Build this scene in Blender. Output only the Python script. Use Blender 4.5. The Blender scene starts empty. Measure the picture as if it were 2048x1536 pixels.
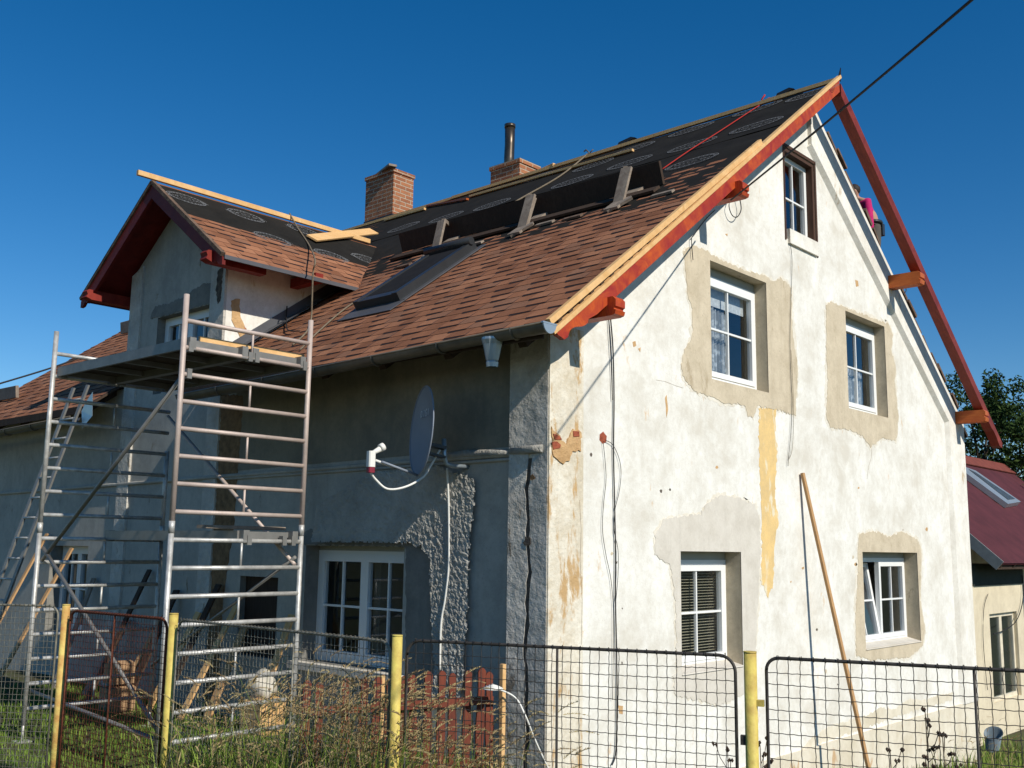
import bpy, bmesh, math, random
from mathutils import Vector, Matrix
from mathutils.geometry import tessellate_polygon
rnd = random.Random(7)
S = bpy.context.scene
COL = S.collection
V3 = Vector
# ------------------------------------------------------------------ camera
CAM = V3((-6.897, -5.782, 2.2)); FPX = 2060.0
RT = V3((0.6696017, -0.7425857, 0.0141464)); UP = V3((-0.1256213, -0.0944613, 0.9875709)); FW = V3((0.7320197, 0.6630563, 0.1565360))
cd = bpy.data.cameras.new('camera'); cam = bpy.data.objects.new('camera', cd); COL.objects.link(cam)
m = Matrix((RT, UP, -FW)).transposed().to_4x4(); m.translation = CAM; cam.matrix_world = m
cd.sensor_width = 36.0; cd.lens = 36.0*FPX/2048.0; cd.clip_end = 3000; cd.clip_start = 0.05
S.camera = cam
# ------------------------------------------------------------------ light
SUN = V3((-0.095, -1.0, 0.74)).normalized()
w = bpy.data.worlds.new('World'); S.world = w; w.use_nodes = True
nt = w.node_tree; bg = nt.nodes['Background']
sky = nt.nodes.new('ShaderNodeTexSky'); sky.sky_type = 'NISHITA'; sky.sun_disc = False
sky.sun_elevation = math.asin(SUN.z); sky.sun_rotation = math.atan2(SUN.x, SUN.y)
sky.altitude = 900; sky.air_density = 1.0; sky.dust_density = 0.0; sky.ozone_density = 3.0
hs = nt.nodes.new('ShaderNodeHueSaturation'); hs.inputs['Saturation'].default_value = 1.38; hs.inputs['Hue'].default_value = .501; hs.inputs['Value'].default_value = 1.0
nt.links.new(sky.outputs[0], hs.inputs['Color']); nt.links.new(hs.outputs[0], bg.inputs[0]); bg.inputs[1].default_value = 0.10
sl = bpy.data.lights.new('sun', 'SUN'); sl.energy = 4.6; sl.angle = math.radians(0.5); sl.color = (1.0, 0.95, 0.85)
so = bpy.data.objects.new('sun', sl); COL.objects.link(so); so.rotation_euler = SUN.to_track_quat('Z', 'Y').to_euler()
S.view_settings.view_transform = 'Standard'; S.view_settings.look = 'None'; S.view_settings.exposure = 0.05; S.view_settings.gamma = 1.0
S.cycles.max_bounces = 8; S.cycles.transparent_max_bounces = 24

# ------------------------------------------------------------------ survey helpers (sight lines of the photograph met with real planes)
def ray(px, py): return RT*((px-1024)/FPX) + UP*(-(py-768)/FPX) + FW
def onax(px, py, ax, val):
    d = ray(px, py); return CAM + d*((val-CAM[ax])/d[ax])
def G(px, py, y=0.0): return onax(px, py, 1, y)      # on the gable wall
def L(px, py, x=0.0): return onax(px, py, 0, x)      # on the long side wall
def onpl(px, py, p, n):
    d = ray(px, py); return CAM + d*(((V3(p)-CAM).dot(V3(n)))/d.dot(V3(n)))
W = 10.4; YF = 12.9; PIT = 0.7286; RX = W/2; RZ0 = 4.40
def rz(x): return RZ0 + PIT*(x if x <= RX else W-x)
def R(px, py, dz=0.0): return onpl(px, py, (0, 0, RZ0+dz), (-PIT, 0, 1))

# ------------------------------------------------------------------ mesh builder
class MB:
    def __init__(s): s.v = []; s.f = []; s.m = []; s.cm = 0; s.sm = set()
    def add(s, vs, fs, m=None):
        o = len(s.v); s.v += [tuple(v) for v in vs]
        for f in fs: s.f.append([i+o for i in f]); s.m.append(s.cm if m is None else m)
    def poly(s, vs, m=None): s.add(vs, [list(range(len(vs)))], m)
    def box(s, a, b, m=None):
        (x0, y0, z0), (x1, y1, z1) = a, b
        s.add([(x0,y0,z0),(x1,y0,z0),(x1,y1,z0),(x0,y1,z0),(x0,y0,z1),(x1,y0,z1),(x1,y1,z1),(x0,y1,z1)],
              [(0,3,2,1),(4,5,6,7),(0,1,5,4),(1,2,6,5),(2,3,7,6),(3,0,4,7)], m)
    def bar(s, p0, p1, w, h, up=(0,0,1), m=None, c=0.0):
        p0 = V3(p0); p1 = V3(p1); d = (p1-p0).normalized(); side = d.cross(V3(up))
        if side.length < 1e-4: side = d.cross(V3((1,0,0)))
        side.normalize(); u = side.cross(d).normalized(); vs = []
        if c > 0:
            pr = [(-w/2+c,-h/2),(w/2-c,-h/2),(w/2,-h/2+c),(w/2,h/2-c),(w/2-c,h/2),(-w/2+c,h/2),(-w/2,h/2-c),(-w/2,-h/2+c)]
        else: pr = [(-w/2,-h/2),(w/2,-h/2),(w/2,h/2),(-w/2,h/2)]
        n = len(pr)
        for p in (p0, p1):
            for a, b in pr: vs.append(p+side*a+u*b)
        fs = [[i, (i+1)%n, n+(i+1)%n, n+i] for i in range(n)] + [list(range(n))[::-1], list(range(n, 2*n))]
        s.add(vs, fs, m)
    def tube(s, pts, r, n=8, m=None, caps=True):
        pts = [V3(p) for p in pts]; k = len(pts)
        rs = r if isinstance(r, (list, tuple)) else [r]*k
        o = len(s.v); ref = None
        for i, p in enumerate(pts):
            d = (pts[min(i+1, k-1)]-pts[max(i-1, 0)])
            if d.length < 1e-9: d = V3((0,0,1))
            d.normalize()
            if ref is None: ref = V3((0,0,1)) if abs(d.z) < .9 else V3((1,0,0))
            a = d.cross(ref).normalized(); b = d.cross(a).normalized(); ref = a.cross(d).normalized() if False else ref
            if abs(d.dot(ref)) > .97: ref = V3((1,0,0)) if abs(d.x) < .9 else V3((0,1,0)); a = d.cross(ref).normalized(); b = d.cross(a).normalized()
            for j in range(n):
                t = 2*math.pi*j/n; s.v.append(tuple(p+(a*math.cos(t)+b*math.sin(t))*rs[i]))
        mm = s.cm if m is None else m
        for i in range(k-1):
            for j in range(n):
                s.sm.add(len(s.f)); s.f.append([o+i*n+j, o+i*n+(j+1)%n, o+(i+1)*n+(j+1)%n, o+(i+1)*n+j]); s.m.append(mm)
        if caps and n > 2:
            s.f.append([o+j for j in range(n)]); s.m.append(mm)
            s.f.append([o+(k-1)*n+j for j in range(n)][::-1]); s.m.append(mm)
    def prism(s, poly, vec, m=None, hole=None):
        """planar polygon (3D points) given thickness vec"""
        vec = V3(vec); poly = [V3(p) for p in poly]; loops = [poly] + ([[V3(p) for p in h] for h in hole] if hole else [])
        allp = [p for lp in loops for p in lp]; tr = tessellate_polygon(loops); n = len(allp)
        nn = vec.normalized()
        fs = []
        for t in tr:
            a, b, c = (allp[i] for i in t)
            if (b-a).cross(c-a).dot(nn) < 0: t = (t[0], t[2], t[1])
            fs.append((t[0]+n, t[1]+n, t[2]+n)); fs.append((t[2], t[1], t[0]))
        o = 0
        for lp in loops:
            k = len(lp)
            for i in range(k): j = (i+1)%k; fs.append((o+i, o+j, o+j+n, o+i+n))
            o += k
        s.add(allp+[p+vec for p in allp], fs, m)
    def build(s, name, mats, parent=None, smooth=False):
        me = bpy.data.meshes.new(name); me.from_pydata(s.v, [], s.f)
        if not isinstance(mats, (list, tuple)): mats = [mats]
        for q in mats: me.materials.append(q)
        me.polygons.foreach_set('material_index', s.m)
        if s.sm or smooth:
            me.polygons.foreach_set('use_smooth', [smooth or (i in s.sm) for i in range(len(s.f))])
        bm = bmesh.new(); bm.from_mesh(me); bmesh.ops.recalc_face_normals(bm, faces=bm.faces) if len(s.f) < 60000 and not getattr(s, 'keep', False) else None
        bm.to_mesh(me); bm.free(); me.update()
        o = bpy.data.objects.new(name, me); COL.objects.link(o)
        if parent: o.parent = parent; o.matrix_parent_inverse = parent_inv(parent)
        return o
def parent_inv(p):
    M = Matrix.Translation(p.location) if not p.parent else Matrix.Translation(p.location)
    return M.inverted()
def thing(name, label, cat, loc=(0,0,0), group=None):
    o = bpy.data.objects.new(name, None); COL.objects.link(o); o.location = loc; o.empty_display_size = .2
    o['label'] = label; o['category'] = cat
    if group: o['group'] = group
    return o
def tag(o, label, cat, group=None):
    o['label'] = label; o['category'] = cat
    if group: o['group'] = group
    return o
def struct(o, kind='structure'): o['kind'] = kind; return o

# ------------------------------------------------------------------ materials
def newmat(name):
    mt = bpy.data.materials.new(name); mt.use_nodes = True
    return mt, mt.node_tree, mt.node_tree.nodes['Principled BSDF']
def noise(n, co, scale, detail=4, rough=.55, dist=0):
    t = n.nodes.new('ShaderNodeTexNoise'); t.inputs['Scale'].default_value = scale; t.inputs['Detail'].default_value = detail
    t.inputs['Roughness'].default_value = rough; t.inputs['Distortion'].default_value = dist; n.links.new(co, t.inputs['Vector']); return t.outputs['Fac']
def ramp(n, fac, stops):
    r = n.nodes.new('ShaderNodeValToRGB'); e = r.color_ramp.elements
    while len(e) < len(stops): e.new(.5)
    for i, (p, c) in enumerate(stops): e[i].position = p; e[i].color = (*c, 1) if len(c) == 3 else c
    n.links.new(fac, r.inputs[0]); return r.outputs[0]
def mix(n, fac, a, b, mode='MIX'):
    x = n.nodes.new('ShaderNodeMix'); x.data_type = 'RGBA'; x.blend_type = mode
    for sck, val in ((x.inputs[0], fac), (x.inputs[6], a), (x.inputs[7], b)):
        if hasattr(val, 'type') and hasattr(val, 'is_linked'): n.links.new(val, sck)
        else: sck.default_value = val if not isinstance(val, tuple) else (*val, 1)
    return x.outputs[2]
def mathn(n, op, a, b=0.0):
    x = n.nodes.new('ShaderNodeMath'); x.operation = op
    for i, val in enumerate((a, b)):
        if hasattr(val, 'is_linked'): n.links.new(val, x.inputs[i])
        else: x.inputs[i].default_value = val
    return x.outputs[0]
def coords(n, scale=(1,1,1), rot=(0,0,0)):
    g = n.nodes.new('ShaderNodeNewGeometry'); mp = n.nodes.new('ShaderNodeMapping'); mp.inputs['Scale'].default_value = scale; mp.inputs['Rotation'].default_value = rot
    n.links.new(g.outputs['Position'], mp.inputs['Vector']); return mp.outputs[0]
def bump(n, b, h, strength=.4, dist=.01):
    x = n.nodes.new('ShaderNodeBump'); x.inputs['Strength'].default_value = strength; x.inputs['Distance'].default_value = dist
    n.links.new(h, x.inputs['Height']); n.links.new(x.outputs[0], b.inputs['Normal'])
def simple(name, c, rough=.7, metal=0.0, var=.25, scale=6.0, c2=None, bs=0.0, bscale=60, stretch=(1,1,1), spec=.3):
    mt, n, b = newmat(name); co = coords(n, stretch)
    c2 = c2 or tuple(x*(1-var) for x in c)
    f = noise(n, co, scale, 5, .6)
    n.links.new(ramp(n, f, [(.32, c2), (.68, c)]), b.inputs['Base Color'])
    b.inputs['Roughness'].default_value = rough; b.inputs['Metallic'].default_value = metal; b.inputs['Specular IOR Level'].default_value = spec
    if bs: bump(n, b, noise(n, co, bscale, 4, .6), bs, .01)
    return mt
def plaster(name, c1, c2, stain=None, stain_amt=.0, big=.8, bs=.35, bd=.01, bscale=45, speck=(.35,.27,.18), speck_amt=.3, streak=.25):
    mt, n, b = newmat(name); co = coords(n); st = coords(n, (5, 5, .5))
    f = noise(n, co, big, 12, .74, .2)
    col = ramp(n, f, [(.38, c2), (.52, tuple(.35*q+.65*r for q,r in zip(c2,c1))), (.62, c1)])
    f2 = noise(n, co, 14, 8, .75)
    col = mix(n, mathn(n, 'MULTIPLY', ramp(n, f2, [(.45, (0,0,0)), (.60, (1,1,1))]), .42), col, c2)
    f6 = noise(n, co, 3.2, 6, .7, .6)
    col = mix(n, mathn(n, 'MULTIPLY', ramp(n, f6, [(.50, (0,0,0)), (.62, (1,1,1))]), .35), col, c1)
    f4 = noise(n, st, 1.6, 6, .65)
    col = mix(n, mathn(n, 'MULTIPLY', ramp(n, f4, [(.52, (0,0,0)), (.72, (1,1,1))]), streak), col, tuple(x*.72 for x in c2))
    if stain:
        f5 = noise(n, coords(n, (2.2, 2.2, .8)), 1.7, 8, .7, .3); lo = .66-.2*stain_amt
        col = mix(n, ramp(n, f5, [(lo, (0,0,0)), (lo+.06, (.9,.9,.9))]), col, stain)
    f3 = noise(n, co, 55, 3, .6)
    col = mix(n, mathn(n, 'MULTIPLY', ramp(n, f3, [(.62, (0,0,0)), (.72, (1,1,1))]), speck_amt), col, speck)
    n.links.new(col, b.inputs['Base Color']); b.inputs['Roughness'].default_value = .92; b.inputs['Specular IOR Level'].default_value = .12
    h = mathn(n, 'ADD', noise(n, co, bscale, 5, .65), mathn(n, 'MULTIPLY', noise(n, co, 5, 4, .5), 1.2))
    bump(n, b, h, bs, bd); return mt
def wood(name, c1, c2, axis=(1,1,1), rough=.65, scale=5.0, bs=.15, blot=.3):
    mt, n, b = newmat(name); co = coords(n, axis)
    f = noise(n, co, scale, 6, .65, 1.2); f2 = noise(n, coords(n), 1.8, 6, .7)
    col = ramp(n, f, [(.3, c2), (.5, tuple((a+d)/2 for a, d in zip(c1, c2))), (.7, c1)])
    col = mix(n, mathn(n, 'MULTIPLY', ramp(n, f2, [(.45, (0,0,0)), (.56, (1,1,1))]), blot), col, c2)
    n.links.new(col, b.inputs['Base Color']); b.inputs['Roughness'].default_value = rough; b.inputs['Specular IOR Level'].default_value = .25
    bump(n, b, f, bs, .004); return mt

M = {}
M['plaster'] = plaster('white_plaster', (.84,.825,.77), (.63,.59,.51), (.62,.42,.23), .14, 1.3, streak=.16)
M['plaster_trim'] = plaster('trim_plaster', (.86,.83,.76), (.66,.62,.54), (.50,.38,.24), .2, 1.8)
M['halo'] = plaster('feathered_cement', (.78,.735,.64), (.64,.58,.47), None, 0, 6, speck_amt=.4)
M['plinth'] = plaster('plinth_render', (.74,.68,.56), (.60,.53,.40), (.52,.34,.18), .25, 1.6)
M['plaster_pil'] = plaster('stained_plaster', (.80,.75,.64), (.58,.50,.37), (.50,.31,.13), .62, 1.6, bs=.6, bd=.02, bscale=22)
M['side'] = plaster('grey_plaster', (.50,.47,.41), (.35,.33,.29), (.20,.15,.10), .18, 1.1, bs=.22, bd=.006, bscale=70, speck=(.1,.08,.07), speck_amt=.5, streak=.3)
M['side_up'] = plaster('eave_shade_brown_plaster', (.30,.265,.20), (.20,.18,.145), None, 0, 1.1, bs=.25, bd=.006)  # brown tone deepened with painted eave shade
M['rough'] = plaster('rough_plaster', (.55,.52,.46), (.36,.34,.30), None, 0, 2, bs=1.0, bd=.035, bscale=26, streak=.1)
M['pilrough'] = plaster('cracked_plaster', (.66,.62,.55), (.44,.41,.36), (.22,.17,.12), .35, 2, bs=.9, bd=.03, bscale=14)
M['cement'] = plaster('tan_cement', (.64,.55,.41), (.50,.42,.30), (.42,.34,.23), .25, 3.5, bs=.3, bd=.01, bscale=16, speck=(.14,.10,.07), speck_amt=.35)
M['cementg'] = plaster('grey_cement', (.68,.635,.56), (.56,.515,.44), (.48,.43,.35), .15, 3.5, bs=.2, bscale=20, speck_amt=.2)
M['reveal'] = plaster('reveal_cement', (.55,.47,.34), (.40,.34,.25), (.22,.18,.13), .3, 3, bs=.3)
M['dcement'] = plaster('dark_cement', (.26,.25,.22), (.18,.17,.155), None, 0, 2, bs=.4, bd=.01)
M['yellow'] = plaster('yellow_paint', (.80,.56,.24), (.62,.45,.22), (.74,.68,.52), .55, 3, bs=.4, bscale=30, speck_amt=.1)
M['orange'] = plaster('old_mortar', (.62,.40,.20), (.46,.28,.13), (.42,.13,.07), .45, 5, bs=.8, bd=.02, bscale=20)
M['brickred'] = simple('bare_brick', (.40,.10,.05), .9, var=.5, scale=20, bs=.6)
M['crack'] = simple('crack_shade_and_chip', (.15,.12,.095), .95, var=.6, scale=18, bs=.8)
M['stainb'] = simple('brown_stain', (.30,.18,.09), .95, var=.5, scale=12, bs=.5)
M['pvc'] = simple('white_pvc', (.80,.80,.78), .35, var=.04, scale=2)
M['pvcg'] = simple('lintel_shade_grey', (.40,.40,.36), .5, var=.1)  # grey head strip; the lintel's shade is mixed into the colour
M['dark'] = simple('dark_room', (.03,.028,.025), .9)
M['room'] = simple('room_wall', (.25,.22,.18), .9)
M['curtain'] = simple('lace_curtain', (.75,.75,.74), .9, var=.3, scale=30)
M['blind'] = simple('blind_slat', (.55,.48,.33), .6, var=.1)
def glass():
    mt, n, b = newmat('window_glass'); n.nodes.remove(b)
    g = n.nodes.new('ShaderNodeBsdfGlossy'); g.inputs['Roughness'].default_value = .02; g.inputs['Color'].default_value = (.9,.95,1,1)
    t = n.nodes.new('ShaderNodeBsdfTransparent'); t.inputs['Color'].default_value = (.80,.84,.86,1)
    fr = n.nodes.new('ShaderNodeLayerWeight'); fr.inputs['Blend'].default_value = .5
    mx = n.nodes.new('ShaderNodeMixShader'); n.links.new(mathn(n,'ADD',mathn(n,'MULTIPLY',mathn(n,'POWER',fr.outputs['Facing'],3.0),.75),.05), mx.inputs[0]); n.links.new(t.outputs[0], mx.inputs[1]); n.links.new(g.outputs[0], mx.inputs[2])
    n.links.new(mx.outputs[0], n.nodes['Material Output'].inputs[0]); return mt
M['glass'] = glass()
SH = [((.335,.146,.078),(.235,.100,.053)), ((.27,.116,.062),(.19,.080,.043)), ((.385,.175,.094),(.28,.122,.067)), ((.29,.142,.084),(.21,.10,.06))]
for i, (a, b_) in enumerate(SH): M['sh%d' % i] = simple('brown_shingle', a, .9, c2=b_, scale=2.2, bs=.5, bscale=240, spec=.1)
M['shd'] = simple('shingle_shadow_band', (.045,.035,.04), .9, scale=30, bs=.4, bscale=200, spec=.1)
M['felt'] = simple('black_underlay', (.022,.020,.017), .9, var=.35, scale=3, bs=.25, bscale=8, spec=.1)
M['print'] = simple('grey_print', (.20,.20,.20), .8, var=.35, scale=30)
M['redwood'] = wood('red_stained_wood', (.56,.10,.014), (.28,.02,.018), (1,4,1), .5, 5, blot=.6)
M['redwood2'] = wood('dark_red_stained_wood', (.26,.040,.020), (.13,.015,.010), (1,4,1), .5, 3.5)
M['orangewood'] = wood('orange_stained_wood', (.55,.15,.03), (.38,.07,.015), (4,1,4), .45, 3)
M['darkred2'] = wood('shaded_purlin_stain', (.30,.035,.02), (.16,.015,.010), (1,1,1), .6, 4)  # darker red stain, with the shade under the dormer roof in its colour
M['darkred'] = wood('dark_red_stain', (.20,.02,.014), (.11,.010,.008), (1,1,1), .6, 4)
M['pine'] = wood('fresh_pine', (.78,.50,.24), (.62,.35,.13), (1,6,1), .7, 6)
M['plank'] = wood('planed_plank', (.56,.34,.16), (.38,.21,.09), (6,6,.6), .7, 6)
M['greywood'] = wood('weathered_wood', (.34,.28,.22), (.17,.13,.10), (1,1,1), .85, 8)
M['darkwood'] = wood('old_dark_wood', (.07,.045,.03), (.035,.022,.015), (6,6,.6), .85, 5)
M['brownwood'] = wood('brown_frame_wood', (.10,.05,.03), (.05,.025,.018), (6,6,.6), .7, 5)
M['oldtile'] = simple('old_roof_tile', (.20,.13,.09), .95, var=.6, scale=10, bs=.8, bscale=40)
M['zinc'] = simple('weathered_zinc', (.20,.17,.13), .42, .35, var=.45, scale=3, bs=.1)
M['newzinc'] = simple('new_zinc', (.42,.48,.52), .35, .5, var=.15, scale=3)
M['alu'] = simple('aluminium_tube', (.62,.60,.56), .45, .35, var=.45, scale=11, bs=.15, bscale=80)
M['aluw'] = simple('dusty_aluminium_tube', (.56,.45,.39), .55, .2, var=.25, scale=6, bs=.15, bscale=80)
M['aludark'] = simple('grey_deck_edge', (.26,.25,.23), .5, .4, var=.25, scale=8)
M['ply'] = simple('dark_plywood', (.07,.05,.035), .8, var=.4, scale=4)
M['steelpipe'] = simple('sooty_steel_pipe', (.16,.13,.10), .35, .8, var=.6, scale=6, stretch=(1,1,.4))
M['blackmetal'] = simple('anthracite_metal', (.045,.047,.05), .38, .3, var=.2, scale=4)
M['lead'] = simple('grey_flashing', (.13,.13,.14), .5, .4, var=.2, scale=3)
M['yellowpost'] = simple('yellow_post_paint', (.68,.56,.13), .6, var=.2, scale=13, c2=(.46,.32,.08), bs=.3, bscale=40)
M['yellowrust'] = simple('rusty_yellow_paint', (.70,.57,.16), .7, scale=9, c2=(.45,.20,.06), bs=.4, bscale=40)
M['wire'] = simple('dark_fence_wire', (.075,.066,.058), .6, .2, var=.55, scale=20)
M['wirel'] = simple('sunlit_wire', (.30,.28,.22), .6, .2, var=.6, scale=16)  # lighter copy of the mesh wire, coloured to look sunlit
M['rustwire'] = simple('rusty_wire', (.16,.045,.022), .85, var=.6, scale=30)
M['cable'] = simple('black_cable', (.02,.02,.022), .7, var=0)
M['whitecable'] = simple('white_cable', (.78,.76,.70), .5, var=.05)
M['rope'] = simple('hemp_rope', (.24,.19,.13), .95, var=.5, scale=60)
M['redrope'] = simple('red_rope', (.50,.03,.02), .8, var=.3, scale=60)
M['dish'] = simple('grey_dish', (.23,.26,.31), .5, var=.1)
M['dishprint'] = simple('light_print', (.62,.66,.70), .6)
M['redplastic'] = simple('dark_red_plastic', (.25,.02,.04), .5)
M['picket'] = wood('faded_red_paint', (.21,.05,.026), (.11,.032,.020), (5,5,1), .8, 5)
M['metalroof'] = simple('dark_red_sheet', (.095,.022,.026), .55, var=.3, scale=2.5, bs=.1)
M['annex'] = plaster('beige_plaster', (.72,.63,.46), (.58,.50,.36), None, 0, 1.2, bs=.3, bd=.01)
M['skin'] = simple('skin', (.45,.24,.16), .6, var=.1); M['pink'] = simple('magenta_cotton', (.55,.015,.14), .85, var=.25, scale=14)
M['hair'] = simple('dark_hair', (.03,.02,.014), .7); M['trousers'] = simple('work_trousers', (.10,.09,.075), .9)
M['bark'] = simple('tree_bark', (.10,.075,.05), .95, var=.5, scale=12, bs=.8, bscale=20)
for i, c in enumerate([(.040,.075,.018), (.028,.055,.014), (.065,.10,.022), (.018,.038,.012)]): M['leaf%d' % i] = simple('green_leaf', c, .8, var=.35, scale=3, spec=.1)
for i, c in enumerate([(.16,.26,.03), (.24,.32,.05), (.08,.15,.02), (.46,.36,.17), (.36,.25,.12)]): M['grass%d' % i] = simple('grass_blade', c, .75, var=.3, scale=6)
M['ground'] = simple('soil_and_turf', (.07,.09,.025), .95, scale=2.5, c2=(.06,.045,.025), bs=.8, bscale=12)
M['earth'] = simple('bare_earth', (.16,.12,.08), .95, var=.4, scale=4, bs=.8, bscale=20)
M['card'] = simple('brown_cardboard', (.42,.26,.14), .85); M['sack'] = simple('pale_sack', (.60,.55,.46), .8, var=.2, bs=.4, bscale=10)
M['bucket'] = simple('pale_grey_plastic', (.20,.25,.28), .5)
def brick(name):
    mt, n, b = newmat(name); g = n.nodes.new('ShaderNodeNewGeometry'); sp = n.nodes.new('ShaderNodeSeparateXYZ'); n.links.new(g.outputs['Position'], sp.inputs[0])
    cb = n.nodes.new('ShaderNodeCombineXYZ'); n.links.new(mathn(n, 'ADD', sp.outputs[0], sp.outputs[1]), cb.inputs[0]); n.links.new(sp.outputs[2], cb.inputs[1])
    t = n.nodes.new('ShaderNodeTexBrick'); t.inputs['Scale'].default_value = 1.0; t.inputs['Brick Width'].default_value = .26; t.inputs['Row Height'].default_value = .078
    t.inputs['Mortar Size'].default_value = .010; t.inputs['Mortar Smooth'].default_value = .3; t.inputs['Color1'].default_value = (.27,.09,.04,1); t.inputs['Color2'].default_value = (.40,.155,.065,1); t.inputs['Mortar'].default_value = (.46,.36,.26,1)
    n.links.new(cb.outputs[0], t.inputs['Vector'])
    f = noise(n, coords(n), 6, 6, .7)
    n.links.new(mix(n, ramp(n, f, [(.50, (0,0,0)), (.78, (.8,.8,.8))]), t.outputs['Color'], (.13,.07,.05)), b.inputs['Base Color'])
    b.inputs['Roughness'].default_value = .92
    bump(n, b, mathn(n, 'ADD', mathn(n, 'MULTIPLY', t.outputs['Fac'], -1.5), noise(n, coords(n), 60, 4)), .7, .012); return mt
M['brick'] = brick('chimney_brick')

# ------------------------------------------------------------------ ground
def gz(x, y):
    z = .28 - .13*max(0, x) + .02*math.sin(x*1.7+y)+.02*math.sin(y*2.1-x*.6)
    if x > 12: z = .28-.13*12 + .01*math.sin(x*1.7+y)
    d = (V3((x, y))-V3((-6.9, -5.8))).length
    z += .12*max(0, 1-d/4)
    return z
g = MB()
xs = [-900,-300,-100,-40,-25]+[-16+i*.8 for i in range(58)]+[45,80,200,900]; ys = [-900,-300,-100,-40,-22]+[-13+i*.8 for i in range(48)]+[38,60,150,500,1500]
vs = [(x, y, gz(x, y) if abs(x) < 100 and abs(y) < 100 else -1.3) for y in ys for x in xs]
nx = len(xs); g.add(vs, [(j*nx+i, j*nx+i+1, (j+1)*nx+i+1, (j+1)*nx+i) for j in range(len(ys)-1) for i in range(nx-1)])
struct(g.build('ground', M['ground'], smooth=True))

# ------------------------------------------------------------------ house
house = thing('house', 'large gabled house with patchy white plaster and a half finished brown shingle roof', 'house', (0,0,0))
def rect(x0, x1, z0, z1): return [(x0,z0),(x1,z0),(x1,z1),(x0,z1)]
GW = dict(A=(2.70,3.965,4.03,5.355), B=(6.15,7.45,4.09,5.415), C=(2.045,3.245,.985,2.185), D=(6.40,8.285,.96,2.205), T=(4.515,5.345,6.04,7.24))
def wallpanel(name, outline, holes, to3, mats, depth=.30, parent=house, hd=None):
    mb = MB(); loops = [[V3(to3(u, v, 0)) for u, v in outline]] + [[V3(to3(u, v, 0)) for u, v in h] for h in holes]
    allp = [p for lp in loops for p in lp]; mb.add(allp, [list(t) for t in tessellate_polygon(loops)], 0)
    for h in holes:
        k = len(h)
        for i in range(k):
            a, b_ = h[i], h[(i+1)%k]; mb.poly([to3(*a,0), to3(*b_,0), to3(*b_,depth), to3(*a,depth)], 1)
    k = len(outline)
    for i in range(k):
        a, b_ = outline[i], outline[(i+1)%k]; mb.poly([to3(*a,0), to3(*b_,0), to3(*b_,depth), to3(*a,depth)], 0)
    # inner skin
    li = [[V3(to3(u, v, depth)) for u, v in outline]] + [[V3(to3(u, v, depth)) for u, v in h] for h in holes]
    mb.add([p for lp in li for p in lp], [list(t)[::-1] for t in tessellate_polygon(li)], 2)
    mb.keep = True
    return mb.build(name, mats, parent)
ZB = -1.7
UW = .10  # wall stops under the deck
outl = [(0,ZB),(W,ZB),(W,rz(W)-UW),(RX,rz(RX)-UW),(0,rz(0)-UW)]
wallpanel('gable_wall', outl, [rect(a,b,c,d) for a,b,c,d in GW.values()], lambda u,v,d: (u, d, v), [M['plaster'], M['reveal'], M['dark']])
# side wall with dormer front (one plane, x = 0)
DY0, DY1, DYC = 5.30, 7.70, 6.50
dz = lambda y: 6.88 - .73*abs(y-DYC)
SW = [(1.86,3.44,.98,2.19), (8.45,9.62,.9,2.13), (5.62,6.96,4.15,5.20), (3.92,4.66,.95,1.83)]
so_ = [(0.0,ZB),(YF,ZB),(YF,rz(0)-UW),(DY1,rz(0)-UW),(DY1,dz(DY1)-.1),(DYC,dz(DYC)-.1),(DY0,dz(DY0)-.1),(DY0,rz(0)-UW),(0.0,rz(0)-UW)]
wallpanel('side_wall', [(u if u>0 else .0,v) for u,v in so_], [rect(*q) for q in SW], lambda u,v,d: (d, u, v), [M['side'], M['dcement'], M['dark']])
b = MB(); b.poly([(W,0,ZB),(W,YF,ZB),(W,YF,rz(W)-UW),(W,0,rz(W)-UW)]); b.poly([(W,YF,ZB),(0,YF,ZB),(0,YF,rz(0)-UW),(RX,YF,rz(RX)-UW),(W,YF,rz(W)-UW)])
b.build('rear_wall', M['plaster'], house)
b = MB(); b.box((.31,.31,2.62),(W-.31,YF-.31,2.74)); b.box((2.1,.31,5.75),(W-2.1,YF-.31,5.85)); b.box((.35,2.6,-.4),(W-.35,2.7,2.6)); b.box((2.1,2.6,2.75),(W-2.1,2.7,5.7)); b.box((.35,2.6,2.75),(2.09,2.7,4.25)); b.box((W-2.09,2.6,2.75),(W-.35,2.7,4.25)); b.box((2.6,2.75,-.4),(2.7,YF-.4,2.6)); b.box((.31,.31,-.45),(W-.31,YF-.31,-.35))
b.build('interior_walls', M['room'], house)
# dormer cheeks (side walls facing -y and +y)
def cheek(y, nm, mats):
    xe = (dz(y)-.1-RZ0)/PIT
    mb = MB(); y += -.004 if y < DYC else .004; mb.prism([(0.001,y,rz(0)-.2),(0.001,y,dz(y)-.1),(xe+.3,y,dz(y)-.1),(xe+.3,y,rz(xe+.3)-.2)], (0, .2 if y < DYC else -.2, 0)); return mb.build(nm, mats, house)
cheek(DY0, 'dormer_cheek', M['plaster_trim']); cheek(DY1, 'dormer_cheek', M['side'])
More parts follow.
